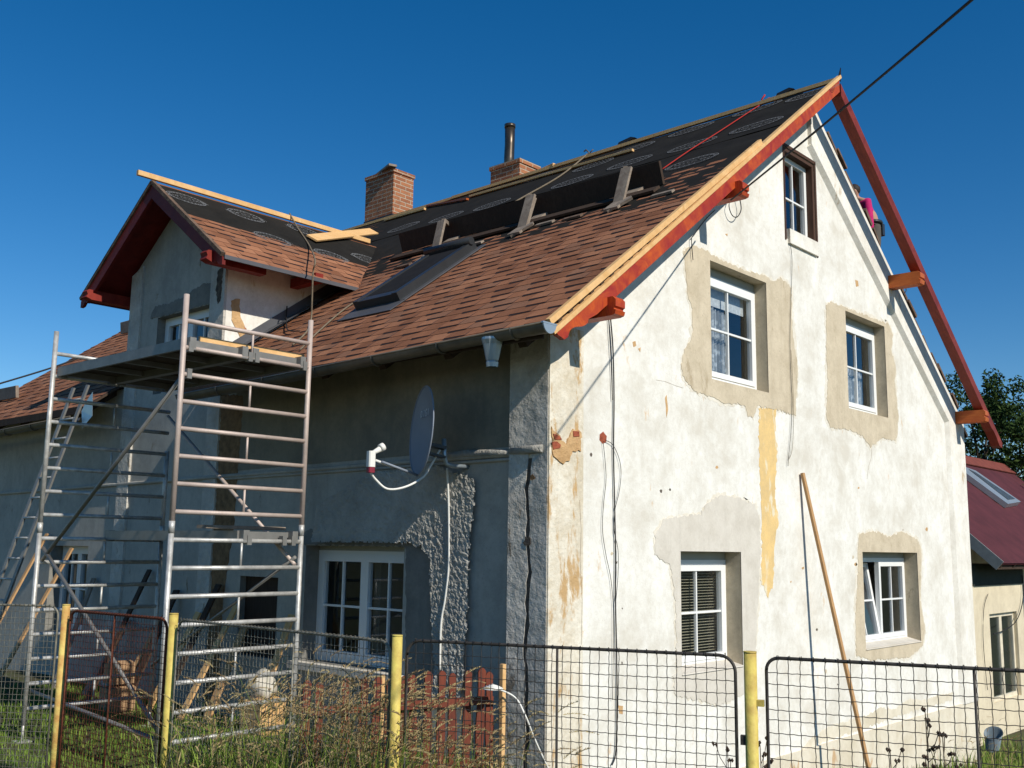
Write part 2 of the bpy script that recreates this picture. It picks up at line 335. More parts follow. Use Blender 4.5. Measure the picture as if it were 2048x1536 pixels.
# plaster patches traced as raised renders with irregular edges
def jag(pts, amp=.012, step=.032):
    out = []
    for i in range(len(pts)):
        a = V3(pts[i]); b_ = V3(pts[(i+1)%len(pts)]); k = max(1, int((b_-a).length/step))
        for q in range(k):
            p = a.lerp(b_, q/k)
            if k > 1 or True: p = p + V3([rnd.uniform(-amp, amp) for _ in range(3)])
            out.append(p)
    return out
def patch_g(name, px, mat, hole=None, th=.006, amp=.016, y=0.0):
    pts = jag([G(a, c, y) for a, c in px], amp); pts = [V3((p.x, y+.003, p.z)) for p in pts]
    h = None
    if hole:
        x0,x1,z0,z1 = hole; e = .0
        h = [[V3((x0-e,y+.003,z0-e)),V3((x1+e,y+.003,z0-e)),V3((x1+e,y+.003,z1+e)),V3((x0-e,y+.003,z1+e))]]
    mb = MB(); mb.prism(pts, (0,-th-.003,0), hole=h); return mb.build(name, mat, house)
def patch_l(name, px, mat, th=.006, amp=.013, x=0.0, world=None):
    src = world if world else [L(a, c, x) for a, c in px]
    pts = jag(src, amp); pts = [V3((x+.003, p.y, p.z)) for p in pts]
    mb = MB(); mb.prism(pts, (-th-.003,0,0)); return mb.build(name, mat, house)
# patches hug the openings: the outline runs round the opening and back through a slit below it
def around(px, hole):
    return [G(a, c) for a, c in px]
PA = [(1366,500),(1385,492),(1410,500),(1430,514),(1470,532),(1500,545),(1531,552),(1545,562),(1560,556),(1582,575),(1583,640),(1588,690),(1596,740),(1592,790),(1590,832),(1565,822),(1545,817),(1513,812),(1506,835),(1494,832),(1490,812),(1475,806),(1447,808),(1425,795),(1400,788),(1385,780),(1365,750),(1362,730),(1368,700),(1382,680),(1385,650),(1384,620),(1375,590),(1370,540)]
PB = [(1652,610),(1662,603),(1690,615),(1730,630),(1767,645),(1777,648),(1785,670),(1782,700),(1792,740),(1788,760),(1796,830),(1794,870),(1790,882),(1765,875),(1740,895),(1725,872),(1700,860),(1660,855),(1652,835),(1655,760),(1652,700)]
PC = [(1310,1070),(1325,1040),(1365,1032),(1400,1028),(1412,1010),(1430,995),(1450,990),(1480,997),(1510,1010),(1518,1040),(1520,1100),(1515,1200),(1510,1310),(1500,1380),(1440,1410),(1350,1390),(1345,1350),(1353,1345),(1350,1200),(1340,1130),(1310,1110)]
PD = [(1716,1090),(1718,1070),(1740,1062),(1760,1065),(1775,1075),(1790,1068),(1805,1063),(1835,1080),(1842,1100),(1840,1200),(1850,1260),(1845,1290),(1820,1315),(1740,1320),(1712,1310),(1710,1240),(1715,1150)]
for nm, px, k, mt in (('cement_patch', PA, 'A', 'cement'), ('cement_patch', PB, 'B', 'cement'), ('cement_patch', PC, 'C', 'cementg'), ('cement_patch', PD, 'D', 'cement')):
    cx_ = sum(p[0] for p in px)/len(px); cy_ = sum(p[1] for p in px)/len(px)
    patch_g('patch_edge', [(p[0]+(p[0]-cx_)/max(1,math.hypot(p[0]-cx_,p[1]-cy_))*rnd.uniform(1.5,5.5), p[1]+(p[1]-cy_)/max(1,math.hypot(p[0]-cx_,p[1]-cy_))*rnd.uniform(1.5,5.5)) for p in px], M['halo'], GW[k], th=.0015, amp=.026)
    patch_g(nm, px, M[mt], GW[k])
patch_g('paint_strip', [(1518,815),(1552,818),(1550,870),(1554,900),(1550,1000),(1557,1040),(1548,1100),(1546,1170),(1535,1195),(1520,1160),(1524,1100),(1520,960),(1517,880)], M['yellow'], th=.003, amp=.02)
patch_g('brick_patch', [(1103,855),(1112,866),(1122,878),(1130,888),(1137,874),(1145,858),(1162,865),(1160,900),(1150,903),(1144,900),(1137,922),(1120,927),(1102,905)], M['orange'], th=.012, y=-.012)
patch_g('brick_patch', [(1199,868),(1206,863),(1213,872),(1212,884),(1205,888),(1199,880)], M['brickred'], th=.002, amp=.004)
for q in ([(1104,885),(1114,882),(1122,890),(1120,897),(1106,899)], [(1146,862),(1158,864),(1159,872),(1147,873)], [(1106,868),(1118,872),(1124,880),(1110,880)]):
    patch_g('brick_face', q, M['brickred'], th=.004, amp=.005, y=-.026)
for q in ([(1265,684),(1271,682),(1272,692),(1267,694)], [(1276,697),(1281,695),(1280,704)], [(1710,560),(1716,562),(1717,572),(1712,574)], [(1450,468),(1455,467),(1455,473)], [(1160,1262),(1166,1262),(1165,1275)], [(1236,1410),(1246,1412),(1245,1428),(1238,1426)], [(1330,796),(1333,790),(1336,820),(1333,835)]):
    patch_g('chip', q, M['orange'], th=.002, amp=.003)
for nm, q in (('hairline_crack', [(1312,760),(1330,763),(1352,772),(1367,776)]), ('hairline_crack', [(1744,892),(1742,915),(1736,935),(1733,958)]), ('hairline_crack', [(1160,1000),(1163,1060),(1161,1120),(1164,1200),(1162,1290)])):
    mb = MB(); mb.tube([G(a+rnd.uniform(-1,1), c, -.001 if a > 1200 else -.013) for a, c in q], .0014, 4); mb.build(nm, M['stainb'], house)
for k in range(26):
    px = rnd.uniform(1180,1880); py = rnd.uniform(760,1400); r0 = rnd.uniform(1.2,3.2)
    g_ = G(px, py)
    if any(a-.05 < g_.x < b_+.05 and c-.05 < g_.z < e+.05 for a,b_,c,e in GW.values()) or g_.z > rz(g_.x)-.9: continue
    patch_g('chip', [(px+r0*math.cos(t)*rnd.uniform(.5,1.2), py+r0*1.5*math.sin(t)*rnd.uniform(.5,1.2)) for t in [i*1.05 for i in range(6)]], M[rnd.choice(['orange','cement','crack'])], th=.0015, amp=.002)
# plaster bands along the rake, the right corner and the plinth
def band_poly(pts, name, mat, th, y=0.0):
    mb = MB(); mb.prism([(x, y+.004, z) for x, z in pts], (0,-th-.004,0)); return mb.build(name, mat, house)
bo = .62
it = (RX, rz(RX)-UW-bo*1.0); kx = 9.74
band_poly([(RX, rz(RX)-UW-.001), (W+.0, rz(W)-UW-.001), (W+.0, -.06), (kx+.04, -.06), (kx, 4.27), it], 'rake_band', M['plaster_trim'], .055)
mb = MB()
def groove(p0, p1):
    a = V3((p0[0], -.001, p0[1])); c = V3((p1[0], -.001, p1[1])); d = (c-a).normalized(); nrm = V3((d.z, 0, -d.x))
    if nrm.z > .1 or (abs(nrm.z) <= .1 and nrm.x > 0): nrm = -nrm
    mb.add([a, c, c+V3((0,-.055,0)), a+V3((0,-.055,0)), a+nrm*.055, c+nrm*.055], [(0,1,5,4),(4,5,2,3),(0,4,3),(1,2,5)])
groove(it, (kx,4.27)); groove((kx,4.27), (kx+.04,-.06)); mb.build('moulding', M['plaster_trim'], house)
# left corner pilaster, on both faces
mb = MB()
mb.prism([(-.03,-.012,ZB),(-.03,.44,ZB),(-.002,.44,ZB),(-.002,.001,ZB),(.45,.001,ZB),(.45,-.012,ZB)], (0,0,rz(0)-UW-.12-ZB)); mb.build('corner_pilaster', M['plaster_pil'], house)
mb = MB()
# the side face of the pilaster is rougher, with a deep jagged crack
zz = [ZB+i*.09 for i in range(int((rz(0)-UW-.14-ZB)/.09)+1)]
def off(z, s_): r_ = math.sin(z*5+s_)*.014+math.sin(z*13.7+s_*2)*.010+math.sin(z*31+s_*5)*.008; return r_
for i in range(len(zz)-1):
    a, c = zz[i], zz[i+1]; w0 = .235+off(a,1); w1 = .235+off(c,1)
    xs_ = (-.05, -.031)
    mb.add([(-.031,w0,a),(-.031,.445,a),(-.031,.445,c),(-.031,w1,c),(-.042,w0,a),(-.056,.44,a),(-.056,.44,c),(-.042,w1,c)], [(4,5,6,7),(0,4,7,3),(1,2,6,5)])
    v0 = .192+off(a,1.3); v1 = .192+off(c,1.3)
    if a > 3.0: v0 = w0; v1 = w1
    mb.add([(-.031,.004,a),(-.031,v0,a),(-.031,v1,c),(-.031,.004,c),(-.042,.0,a),(-.042,v0,a),(-.042,v1,c),(-.042,.0,c)], [(4,5,6,7),(0,3,7,4),(1,5,6,2)])
mb.keep = True
mb.build('pilaster_face', M['pilrough'], house)
mb = MB(); mb.box((-.034,.13,ZB),(-.030,.30,2.98)); mb.build('crack', M['crack'], house)  # dark strip painting the shade inside the pilaster gap
for (px, py, s_) in ((1064,955,.028),(1054,1082,.042)):
    p = L(px, py, -.05); mb = MB(); pts = [V3((-.0465, p.y+s_*1.3*math.cos(t)*rnd.uniform(.5,1.2), p.z+s_*math.sin(t)*rnd.uniform(.5,1.2))) for t in [k*math.pi/6 for k in range(12)]]
    mb.prism(pts, (-.003,0,0)); mb.build('plaster_hole', M['crack'] if s_ > .04 else M['stainb'], house)
# plinth on the gable
mb = MB(); mb.prism([(0.46,-.001,ZB),(kx+.5,-.001,ZB),(kx+.5,-.001,-.055),(.46,-.001,-.055)], (0,-.035,0)); mb.build('plinth', M['plinth'], house)
patch_g('cement_patch', [(1600,1500),(1660,1480),(1700,1466),(1760,1445),(1800,1430),(1850,1416),(1905,1400),(1905,1385),(1880,1390),(1850,1400),(1820,1398),(1790,1418),(1760,1415),(1730,1432),(1700,1440),(1660,1452),(1620,1478)], M['plinth'], th=.003)
# side wall: brown upper zone darkened to paint in the eave shadow, string course, rough render, cement around window
mb = MB(); mb.prism([V3((.003,.45,3.10)),V3((.003,DY0-.35,3.05)),V3((.003,DY0-.35,rz(0)-UW-.02)),V3((.003,.45,rz(0)-UW-.02))], (-.007,0,0)); mb.build('shaded_upper_render', M['side_up'], house)
mb = MB(); mb.bar((-.012,.45,3.03),(-.012,YF,2.93),.05,.045,c=.012); mb.bar((-.012,.46,2.985),(-.012,DY0-.2,2.96),.03,.03,c=.008); mb.build('string_course', M['side'], house)
mb = MB(); mb.tube([L(1085,897,-.05), L(1065,899,-.05), L(1022,903,-.04)], [.036,.038,.034], 8); mb.tube([L(1030,905,-.03), L(980,906,-.025), L(930,908,-.025), L(900,912,-.02), L(888,920,-.01)], [.028,.034,.036,.034,.02], 8); mb.build('plaster_bead', M['rough'], house)
# rough raised render (displaced grid) that catches the grazing sun
def rough_patch(px, th, step=.014, amp=.009):
    poly = [L(a, c) for a, c in px]; P2 = [(p.y, p.z) for p in poly]
    y0 = min(p[0] for p in P2); y1 = max(p[0] for p in P2); z0 = min(p[1] for p in P2); z1 = max(p[1] for p in P2)
    def inside(u, v):
        c = False; j = len(P2)-1
        for i in range(len(P2)):
            if (P2[i][1] > v) != (P2[j][1] > v) and u < (P2[j][0]-P2[i][0])*(v-P2[i][1])/(P2[j][1]-P2[i][1])+P2[i][0]: c = not c
            j = i
        return c
    mb = MB(); nu = int((y1-y0)/step)+1; nv = int((z1-z0)/step)+1; idx = {}
    from mathutils import noise as mn
    for i in range(nu+1):
        for j in range(nv+1):
            u = y0+i*step; v = z0+j*step
            if inside(u+rnd.uniform(-.02,.02), v+rnd.uniform(-.02,.02)):
                h = th + .035*(u-.8) + amp*(mn.noise(V3((u*34, v*30, 1.3)))+.8*mn.noise(V3((u*75, v*60, 4.3))))
                idx[i,j] = len(mb.v); mb.v.append((-max(h,.004), u+rnd.uniform(-.004,.004), v+rnd.uniform(-.004,.004)))
    for i in range(nu):
        for j in range(nv):
            q = [(i,j),(i+1,j),(i+1,j+1),(i,j+1)]
            if all(k in idx for k in q): mb.f.append([idx[k] for k in q]); mb.m.append(0)
    mb.build('rough_render', M['rough'], house)
rough_patch([(960,955),(955,1030),(948,1100),(945,1210),(938,1330),(930,1420),(870,1420),(875,1330),(868,1190),(868,1115),(850,1095),(812,1087),(700,1087),(640,1087),(650,1010),(760,945),(880,928)], .045)
patch_l('cement_render', [(600,1085),(612,1062),(650,1052),(690,1060),(740,1056),(790,1066),(815,1082),(868,1092),(880,1140),(885,1250),(875,1350),(850,1420),(813,1440),(813,1093),(605,1089)], M['dcement'], th=.012)
patch_l('cement_render', None, M['dcement'], th=.010, world=[V3((0,5.45,5.24)),V3((0,5.5,5.42)),V3((0,5.85,5.50)),V3((0,6.3,5.40)),V3((0,6.7,5.36)),V3((0,7.05,5.38)),V3((0,7.15,5.22)),V3((0,6.98,5.205)),V3((0,5.60,5.205))])
# brown stained strip and vertical pilaster on the dormer front / corner
mb = MB(); mb.prism([(.003,DY0-.02,.2),(.003,DY0+.26,.2),(.003,DY0+.26,4.1),(.003,DY0-.02,4.1)], (-.02,0,0)); mb.prism([(.003,DY1-.3,.2),(.003,DY1,.2),(.003,DY1,5.9),(.003,DY1-.3,6.0)], (-.035,0,0)); mb.prism([(.003,DY0,4.2),(.003,DY0+.33,4.2),(.003,DY0+.33,5.85),(.003,DY0,5.65)], (-.035,0,0)); mb.build('dormer_pilaster', M['pilrough'], house)
patch_l('brown_render', None, M['stainb'], th=.006, world=[V3((0,4.95,.3)),V3((0,5.26,.3)),V3((0,5.26,4.0)),V3((0,4.8,3.95)),V3((0,4.85,2.4)),V3((0,5.0,1.5))])
mb = MB(); pts = jag([V3((-.041,5.36,5.62)),V3((-.041,5.47,5.6)),V3((-.041,5.49,5.35)),V3((-.041,5.43,5.15)),V3((-.041,5.38,5.2))], .012); mb.prism([V3((-.034,p.y,p.z)) for p in pts], (-.005,0,0)); mb.build('plaster_hole', M['crack'], house)
# yellow bare strip on dormer cheek
mb = MB(); pts = [G(a, c, DY0) for a, c in ((462,600),(480,598),(478,630),(487,650),(497,668),(510,678),(492,692),(478,672),(468,650),(462,640))]; pts = [V3((p.x, DY0-.0055, p.z)) for p in jag(pts, .012)]; mb.prism(pts, (0,-.006,0)); mb.build('bare_strip', M['orange'], house)

# ---- windows
def window(pos, w_, h_, facing, depth, sashes=1, mull=True, inner=None, tilt=None, name='window', fr_mat='pvc', headbox=.0, sillh=.0):
    """pos: lower-left corner on the wall plane; facing 'g' (looks to -y, width along x) or 's' (looks to -x, width along -y)"""
    if facing == 'g': f = lambda u,v,d: (pos[0]+u, pos[1]+d, pos[2]+v)
    else: f = lambda u,v,d: (pos[0]+d, pos[1]-u, pos[2]+v)
    t = bpy.data.objects.new(name, None); COL.objects.link(t); t.parent = house
    def bx(mb, u0,u1,v0,v1,d0,d1,m_=0):
        a = f(u0,v0,d0); c = f(u1,v1,d1); lo = tuple(min(p,q) for p,q in zip(a,c)); hi = tuple(max(p,q) for p,q in zip(a,c)); mb.box(lo, hi, m_)
    def put(mb, nm, mt):
        o = mb.build(nm, mt); o.parent = t; return o
    d = depth; F = .055
    mb = MB(); top = h_-headbox
    bx(mb,0,F,0,top,d,d+.07); bx(mb,w_-F,w_,0,top,d,d+.07); bx(mb,F,w_-F,top-F,top,d,d+.07); bx(mb,F,w_-F,0,F+sillh,d,d+.07)
    put(mb,'frame',M[fr_mat])
    if headbox: mb = MB(); bx(mb,.0,w_,top+.001,h_,d+.008,d+.06); put(mb,'roller_box',M['pvcg'])
    n = sashes; sw = (w_-2*F)/n
    for i in range(n):
        u0 = F+i*sw; u1 = u0+sw; s_ = .06; v0 = F+sillh; v1 = top-F
        if tilt == i:
            # tilted inwards at the top: rotate about the bottom edge
            a_ = math.radians(9); ff = f
            def f2(u,v,dd, v0=v0): return ff(u, v0+(v-v0)*math.cos(a_)-(dd-d)*math.sin(a_)*0, dd+(v-v0)*math.sin(a_))
            mb = MB()
            def qx(u0_,u1_,a0,a1):
                vs_ = [f2(u0_,a0,d-.012),f2(u1_,a0,d-.012),f2(u1_,a1,d-.012),f2(u0_,a1,d-.012),f2(u0_,a0,d+.05),f2(u1_,a0,d+.05),f2(u1_,a1,d+.05),f2(u0_,a1,d+.05)]
                mb.add(vs_, [(0,1,2,3),(4,7,6,5),(0,4,5,1),(1,5,6,2),(2,6,7,3),(3,7,4,0)])
            qx(u0,u0+s_,v0,v1); qx(u1-s_,u1,v0,v1); qx(u0+s_,u1-s_,v0,v0+s_); qx(u0+s_,u1-s_,v1-s_,v1); um=(u0+u1)/2; qx(um-.011,um+.011,v0+s_,v1-s_); vm=(v0+v1)/2; qx(u0+s_,um-.011,vm-.011,vm+.011); qx(um+.011,u1-s_,vm-.011,vm+.011)
            put(mb,'sash',M[fr_mat]); mb = MB(); mb.poly([f2(u0+s_,v0+s_,d+.02),f2(u1-s_,v0+s_,d+.02),f2(u1-s_,v1-s_,d+.02),f2(u0+s_,v1-s_,d+.02)]); put(mb,'pane',M['glass']); continue
        mb = MB(); e = .012
        bx(mb,u0,u0+s_,v0,v1,d-e,d+.05); bx(mb,u1-s_,u1,v0,v1,d-e,d+.05); bx(mb,u0+s_,u1-s_,v0,v0+s_,d-e,d+.05); bx(mb,u0+s_,u1-s_,v1-s_,v1,d-e,d+.05)
        put(mb,'sash',M[fr_mat])
        um = (u0+u1)/2; vm = (v0+v1)/2; mb = MB(); bx(mb,um-.011,um+.011,v0+s_,v1-s_,d+.0,d+.03); bx(mb,u0+s_,um-.011,vm-.011,vm+.011,d+.0,d+.03); bx(mb,um+.011,u1-s_,vm-.011,vm+.011,d,d+.03)
        put(mb,'glazing_bar',M[fr_mat])
        mb = MB(); g0 = f(u0+s_,v0+s_,d+.02); mb.poly([f(u0+s_,v0+s_,d+.0215),f(u1-s_,v0+s_,d+.0215),f(u1-s_,v1-s_,d+.0215),f(u0+s_,v1-s_,d+.0215)]); put(mb,'pane',M['glass'])
    if inner == 'lace' or inner == 'lace2':
        mb = MB(); hh = h_*.62 if inner == 'lace' else h_*.48; v0 = h_*.12 if inner == 'lace' else .1; k = 60; uw = w_*.62 if inner == 'lace' else w_*.8
        u_s = .06; pr = None
        for i in range(k+1):
            u = u_s+uw*i/k; dd = d+.13+.022*math.sin(i*1.1)+.01*math.sin(i*.37); zlow = v0+.03*abs(math.sin(i*.33)); cur = (f(u,zlow,dd), f(u,v0+hh-(.10*(i/k)),dd))
            if pr: mb.poly([pr[0],cur[0],cur[1],pr[1]])
            pr = cur
        put(mb,'curtain',M['lace'])
    if inner in ('lace','blindtop'):
        mb = MB(); bx(mb,.08,w_-.1,h_*.70,h_*.90,d+.10,d+.105); put(mb,'roller_blind',M['curtain'])
    if inner == 'slats':
        mb = MB(); k = 30
        for i in range(k):
            v = .12+i*(h_-.3)/k; bx(mb,.07,w_-.08,v,v+.004,d+.09,d+.115)
        put(mb,'venetian_blind',M['blind'])
        mb = MB(); pr = None
        for i in range(26):
            u = .12+.32*i/25; dd = d+.2+.03*math.sin(i*1.0); cur = (f(u,h_*.42-(.06*i/25),dd), f(u,h_-.12,dd))
            if pr: mb.poly([pr[0],cur[0],cur[1],pr[1]])
            pr = cur
        put(mb,'curtain',M['curtain'])
    return t
def lace():
    mt, n, b = newmat('lace'); b.inputs['Base Color'].default_value = (.78,.80,.82,1); b.inputs['Roughness'].default_value = .9
    tr = n.nodes.new('ShaderNodeBsdfTransparent'); mx = n.nodes.new('ShaderNodeMixShader'); co = coords(n)
    vo = n.nodes.new('ShaderNodeTexVoronoi'); vo.inputs['Scale'].default_value = 14; n.links.new(co, vo.inputs['Vector'])
    f = ramp(n, mathn(n, 'ADD', mathn(n,'MULTIPLY',vo.outputs['Distance'],1.0), mathn(n,'MULTIPLY',noise(n, co, 20, 3),.6)), [(.45,(.85,.85,.85)),(.75,(.35,.35,.35))])
    n.links.new(f, mx.inputs[0]); n.links.new(tr.outputs[0], mx.inputs[1]); n.links.new(b.outputs[0], mx.inputs[2]); n.links.new(mx.outputs[0], n.nodes['Material Output'].inputs[0]); return mt
M['lace'] = lace()
def gwin(k, d, **kw): a,b_,c,e = GW[k]; return window((a,0,c), b_-a, e-c, 'g', d, **kw)
gwin('A', .15, inner='lace', headbox=.10, sillh=.02); gwin('B', .15, inner='lace2', headbox=.09, sillh=.02); gwin('C', .19, inner='slats', headbox=.09, sillh=.02)
gwin('D', .19, sashes=2, tilt=0, headbox=.08, sillh=.02); t_ = gwin('T', .10)
a,b_,c,e = SW[0]; window((0,b_,c), b_-a, e-c, 's', .18, sashes=2, headbox=.05)
a,b_,c,e = SW[1]; window((0,b_,c), b_-a, e-c, 's', .18, sashes=2)
a,b_,c,e = SW[2]; window((0,b_,c), b_-a, e-c, 's', .12, sashes=2)
# stone block under the attic window, wooden reveal, sloped sills
mb = MB(); mb.box((4.56,-.035,5.985),(5.335,.10,6.17)); mb.build('window_sill', M['plaster_trim'], house)
mb = MB(); mb.box((5.295,.003,6.04),(5.343,.095,7.238)); mb.box((5.345,-.012,5.98),(5.385,.0,7.26)); mb.box((4.49,-.012,7.242),(5.385,.0,7.285)); mb.box((4.517,.003,7.19),(5.294,.095,7.238)); mb.box((4.485,-.012,6.02),(4.513,.0,7.24)); mb.build('wooden_reveal', M['brownwood'], house)
for k, d in (('C',.19),('D',.19)):
    mb = MB(); a,b_,c,e = GW[k]; mb.add([(a,.0,c-.0),(b_,.0,c),(b_,d,c+.045),(a,d,c+.045),(a,-.02,c-.012),(b_,-.02,c-.012)], [(0,1,2,3),(4,5,1,0)]); mb.build('sloped_sill', M['cementg'], house)
# boarded hole in side wall
a,b_,c,e = SW[3]; mb = MB(); mb.box((.08,a,c),(.12,b_,e)); mb.build('boarded_opening', M['darkwood'], house)

# ---- roof
sl = math.sqrt(1+PIT*PIT)
Vl = V3((1,0,PIT))/sl; Nl = V3((-PIT,0,1))/sl; Ul = V3((0,1,0))
XE = -.58; YG = -.42
def clip(poly, cl):
    out = poly
    for i in range(len(cl)):
        a, b_ = cl[i], cl[(i+1)%len(cl)]; ins = out; out = []
        if not ins: break
        side = lambda p: (b_[0]-a[0])*(p[1]-a[1])-(b_[1]-a[1])*(p[0]-a[0])
        for j in range(len(ins)):
            p, q = ins[j], ins[(j+1)%len(ins)]; sp, sq = side(p), side(q)
            if sp >= 0: out.append(p)
            if (sp >= 0) != (sq >= 0):
                t = sp/(sp-sq); out.append((p[0]+(q[0]-p[0])*t, p[1]+(q[1]-p[1])*t))
    return out
def shingles(name, O, U, Vv, N, regions, umax, vmax, umin=0.0, h=.162, tw=.235, parent=house, seed=3):
    r_ = random.Random(seed); mb = MB(); mb.keep = True; O = V3(O)
    P = lambda u,v,t: O+U*u+Vv*v+N*t
    k = 0; v = 0.0
    while v < vmax:
        u = umin-tw*(.5*(k % 2))-r_.uniform(0,.08); j = r_.randint(0,1)
        while u < umax:
            ww = tw*r_.uniform(.85,1.15); hi = (j % 2 == 0); th = .012 if hi else .006; q = [(u,v),(u+ww,v),(u+ww,v+h+.01),(u,v+h+.01)]
            mi = r_.choice([0,0,1,1,2,3]); 
            for rg in regions:
                c = clip(q, rg)
                if len(c) >= 3:
                    f_ = lambda p: th-(th-.002)*(p[1]-v)/(h+.01)
                    mb.poly([P(p[0],p[1],f_(p)) for p in c], mi)
                    lo = [p for p in c if abs(p[1]-v) < 1e-6]
                    if len(lo) == 2:
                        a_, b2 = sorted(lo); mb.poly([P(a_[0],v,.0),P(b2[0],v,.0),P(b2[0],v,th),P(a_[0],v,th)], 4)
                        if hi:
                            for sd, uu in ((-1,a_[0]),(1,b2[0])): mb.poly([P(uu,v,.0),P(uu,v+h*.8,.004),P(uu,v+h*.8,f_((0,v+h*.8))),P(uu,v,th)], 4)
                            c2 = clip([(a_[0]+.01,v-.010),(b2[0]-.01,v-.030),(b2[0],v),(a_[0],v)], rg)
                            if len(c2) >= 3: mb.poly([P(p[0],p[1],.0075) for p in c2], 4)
            u += ww; j += 1
        v += h; k += 1
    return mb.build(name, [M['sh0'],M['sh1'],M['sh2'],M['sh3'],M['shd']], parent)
O0 = V3((XE, YG, rz(XE)))
vv = lambda x: (x-XE)*sl
y2 = lambda y: y-YG
VR = vv(RX)
# convex regions of shingle cover in (u along the eave, v up the slope)
regs = [[(0,0),(y2(DY0)-.07,0),(y2(DY0)-.07,vv(2.78)),(0,vv(3.09))],
        [(y2(DY0)-.07,vv(0.02)),(y2(8.1),vv(.02)),(y2(8.1),vv(2.2)),(y2(DY0)-.07,vv(2.78))],
        [(y2(8.1),0),(y2(YF),0),(y2(YF),vv(RX-.1)),(y2(8.1),vv(RX-.1))],
        [(y2(DY1)+.02,0),(y2(8.1),0),(y2(8.1),vv(.02)),(y2(DY1)+.02,vv(.02))],
        [(y2(7.55),vv(4.15)),(y2(8.1),vv(4.15)),(y2(8.1),vv(4.55)),(y2(7.4),vv(4.5))]]
shingles('roof_shingles', O0, Ul, Vl, Nl, regs, y2(YF), VR)
# deck under everything (with the notch in front of the dormer) and underlay
mb = MB()
def deckpoly(pts, th, t0=0.0): mb.prism([O0+Ul*u+Vl*v+Nl*t0 for u, v in pts], Nl*(-th))
deckpoly([(0,0),(y2(DY0)-.05,0),(y2(DY0)-.05,vv(.01)),(y2(DY1)+.02,vv(.01)),(y2(DY1)+.02,0),(y2(YF),0),(y2(YF),VR),(0,VR)], .03, -.001)
mb.prism([V3((RX,.0,rz(RX)))+V3((0,0,-.001)),V3((W+.35,.0,rz(W+.35))),V3((W+.35,YF,rz(W+.35))),V3((RX,YF,rz(RX)))], V3((-.02,0,-.05)))
mb.build('roof_deck', M['darkwood'], house)
mb = MB(); mb.keep = True
us = [i*.35 for i in range(int(y2(YF)/.35)+2)]
def ul(u0, u1, v0, v1, t):
    nu = max(1, int((u1-u0)/.25)); nv = max(1, int((v1-v0)/.25)); o = len(mb.v)
    from mathutils import noise as mn
    for j in range(nv+1):
        for i in range(nu+1):
            u = u0+(u1-u0)*i/nu; v = v0+(v1-v0)*j/nv; mb.v.append(tuple(O0+Ul*u+Vl*v+Nl*(t+.014*abs(mn.noise(V3((u*1.6+v*.5,v*3.2,t*90)))))))
    for j in range(nv):
        for i in range(nu): mb.f.append([o+j*(nu+1)+i, o+j*(nu+1)+i+1, o+(j+1)*(nu+1)+i+1, o+(j+1)*(nu+1)+i]); mb.m.append(0)
ul(0, y2(9.6), vv(2.0), vv(3.95), .003 if False else .0035); 
ul(0, y2(9.6), vv(3.85), VR-.02, .010)
# printed oval stamps on the underlay
def stamp(mb, c, U, Vv, N, ru=.40, rv=.21, m_=1):
    def ring(a, b_, w_):
        k = 40
        for i in range(k):
            t0 = 2*math.pi*i/k; t1 = 2*math.pi*(i+1)/k
            p = [c+U*(math.cos(t)*(a+d))+Vv*(math.sin(t)*(b_+d)) for t, d in ((t0,0),(t1,0),(t1,w_),(t0,w_))]
            mb.poly([q+N*.0 for q in p], m_)
    ring(ru, rv, .012); ring(ru*.86, rv*.78, .006); ring(ru*.55, rv*.42, .006)
    # broken letter-like dabs round the rim and a line of dabs in the middle
    for i in range(30):
        t = 2*math.pi*i/30
        if i % 7 == 6: continue
        cc = c+U*math.cos(t)*ru*.93+Vv*math.sin(t)*rv*.89; a = .013; mb.poly([cc-U*a-Vv*.008, cc+U*a-Vv*.010, cc+U*a*.6+Vv*.010, cc-U*a*.8+Vv*.008], m_)
    for i in range(11):
        u = -.30+i*.06; hh = rnd.uniform(.02,.034); cc = c+U*u; wv = rnd.choice([.012,.018])
        mb.poly([cc-U*wv-Vv*hh, cc-U*(wv-.008)-Vv*hh, cc-U*(wv-.008)+Vv*hh, cc-U*wv+Vv*hh], m_); mb.poly([cc-U*wv+Vv*hh, cc+U*wv+Vv*(hh-.009), cc+U*wv+Vv*(hh), cc-U*wv+Vv*(hh+.003)], m_)
        if i % 3: mb.poly([cc+U*wv-Vv*hh, cc+U*(wv+.008)-Vv*hh, cc+U*(wv+.008)+Vv*hh*.3, cc+U*wv+Vv*hh*.3], m_)
for px, py in ((1383,262),(1385,293),(1513,254),(1515,220),(1384,327),(1268,300),(1260,328),(1145,366),(1187,333),(1075,357),(985,412),(893,437),(808,457),(1625,190)):
    p = R(px, py); u = p.y-YG; v = vv(p.x); stamp(mb, O0+Ul*u+Vl*v+Nl*.025, Ul, Vl, Nl, .36, .15)
mb.build('roof_underlay', [M['felt'], M['print']], house)
# ridge batten, light lath at the boundary and the loose laths
def plank_obj(name, p0, p1, w_, h_, mat, label, cat='wooden board', up=(0,0,1), group=None):
    mb = MB(); mb.bar(p0, p1, w_, h_, up, c=min(w_,h_)*.08); return tag(mb.build(name, mat), label, cat, group)
mb = MB(); mb.bar((RX-.04,YG,rz(RX)+.035),(RX-.04,6.6,rz(RX)+.02),.05,.05); mb.bar((RX-.02,6.6,rz(RX)+.02),(RX-.02,YF,rz(RX)+.02),.05,.045); mb.build('ridge_batten', M['pine'], house)
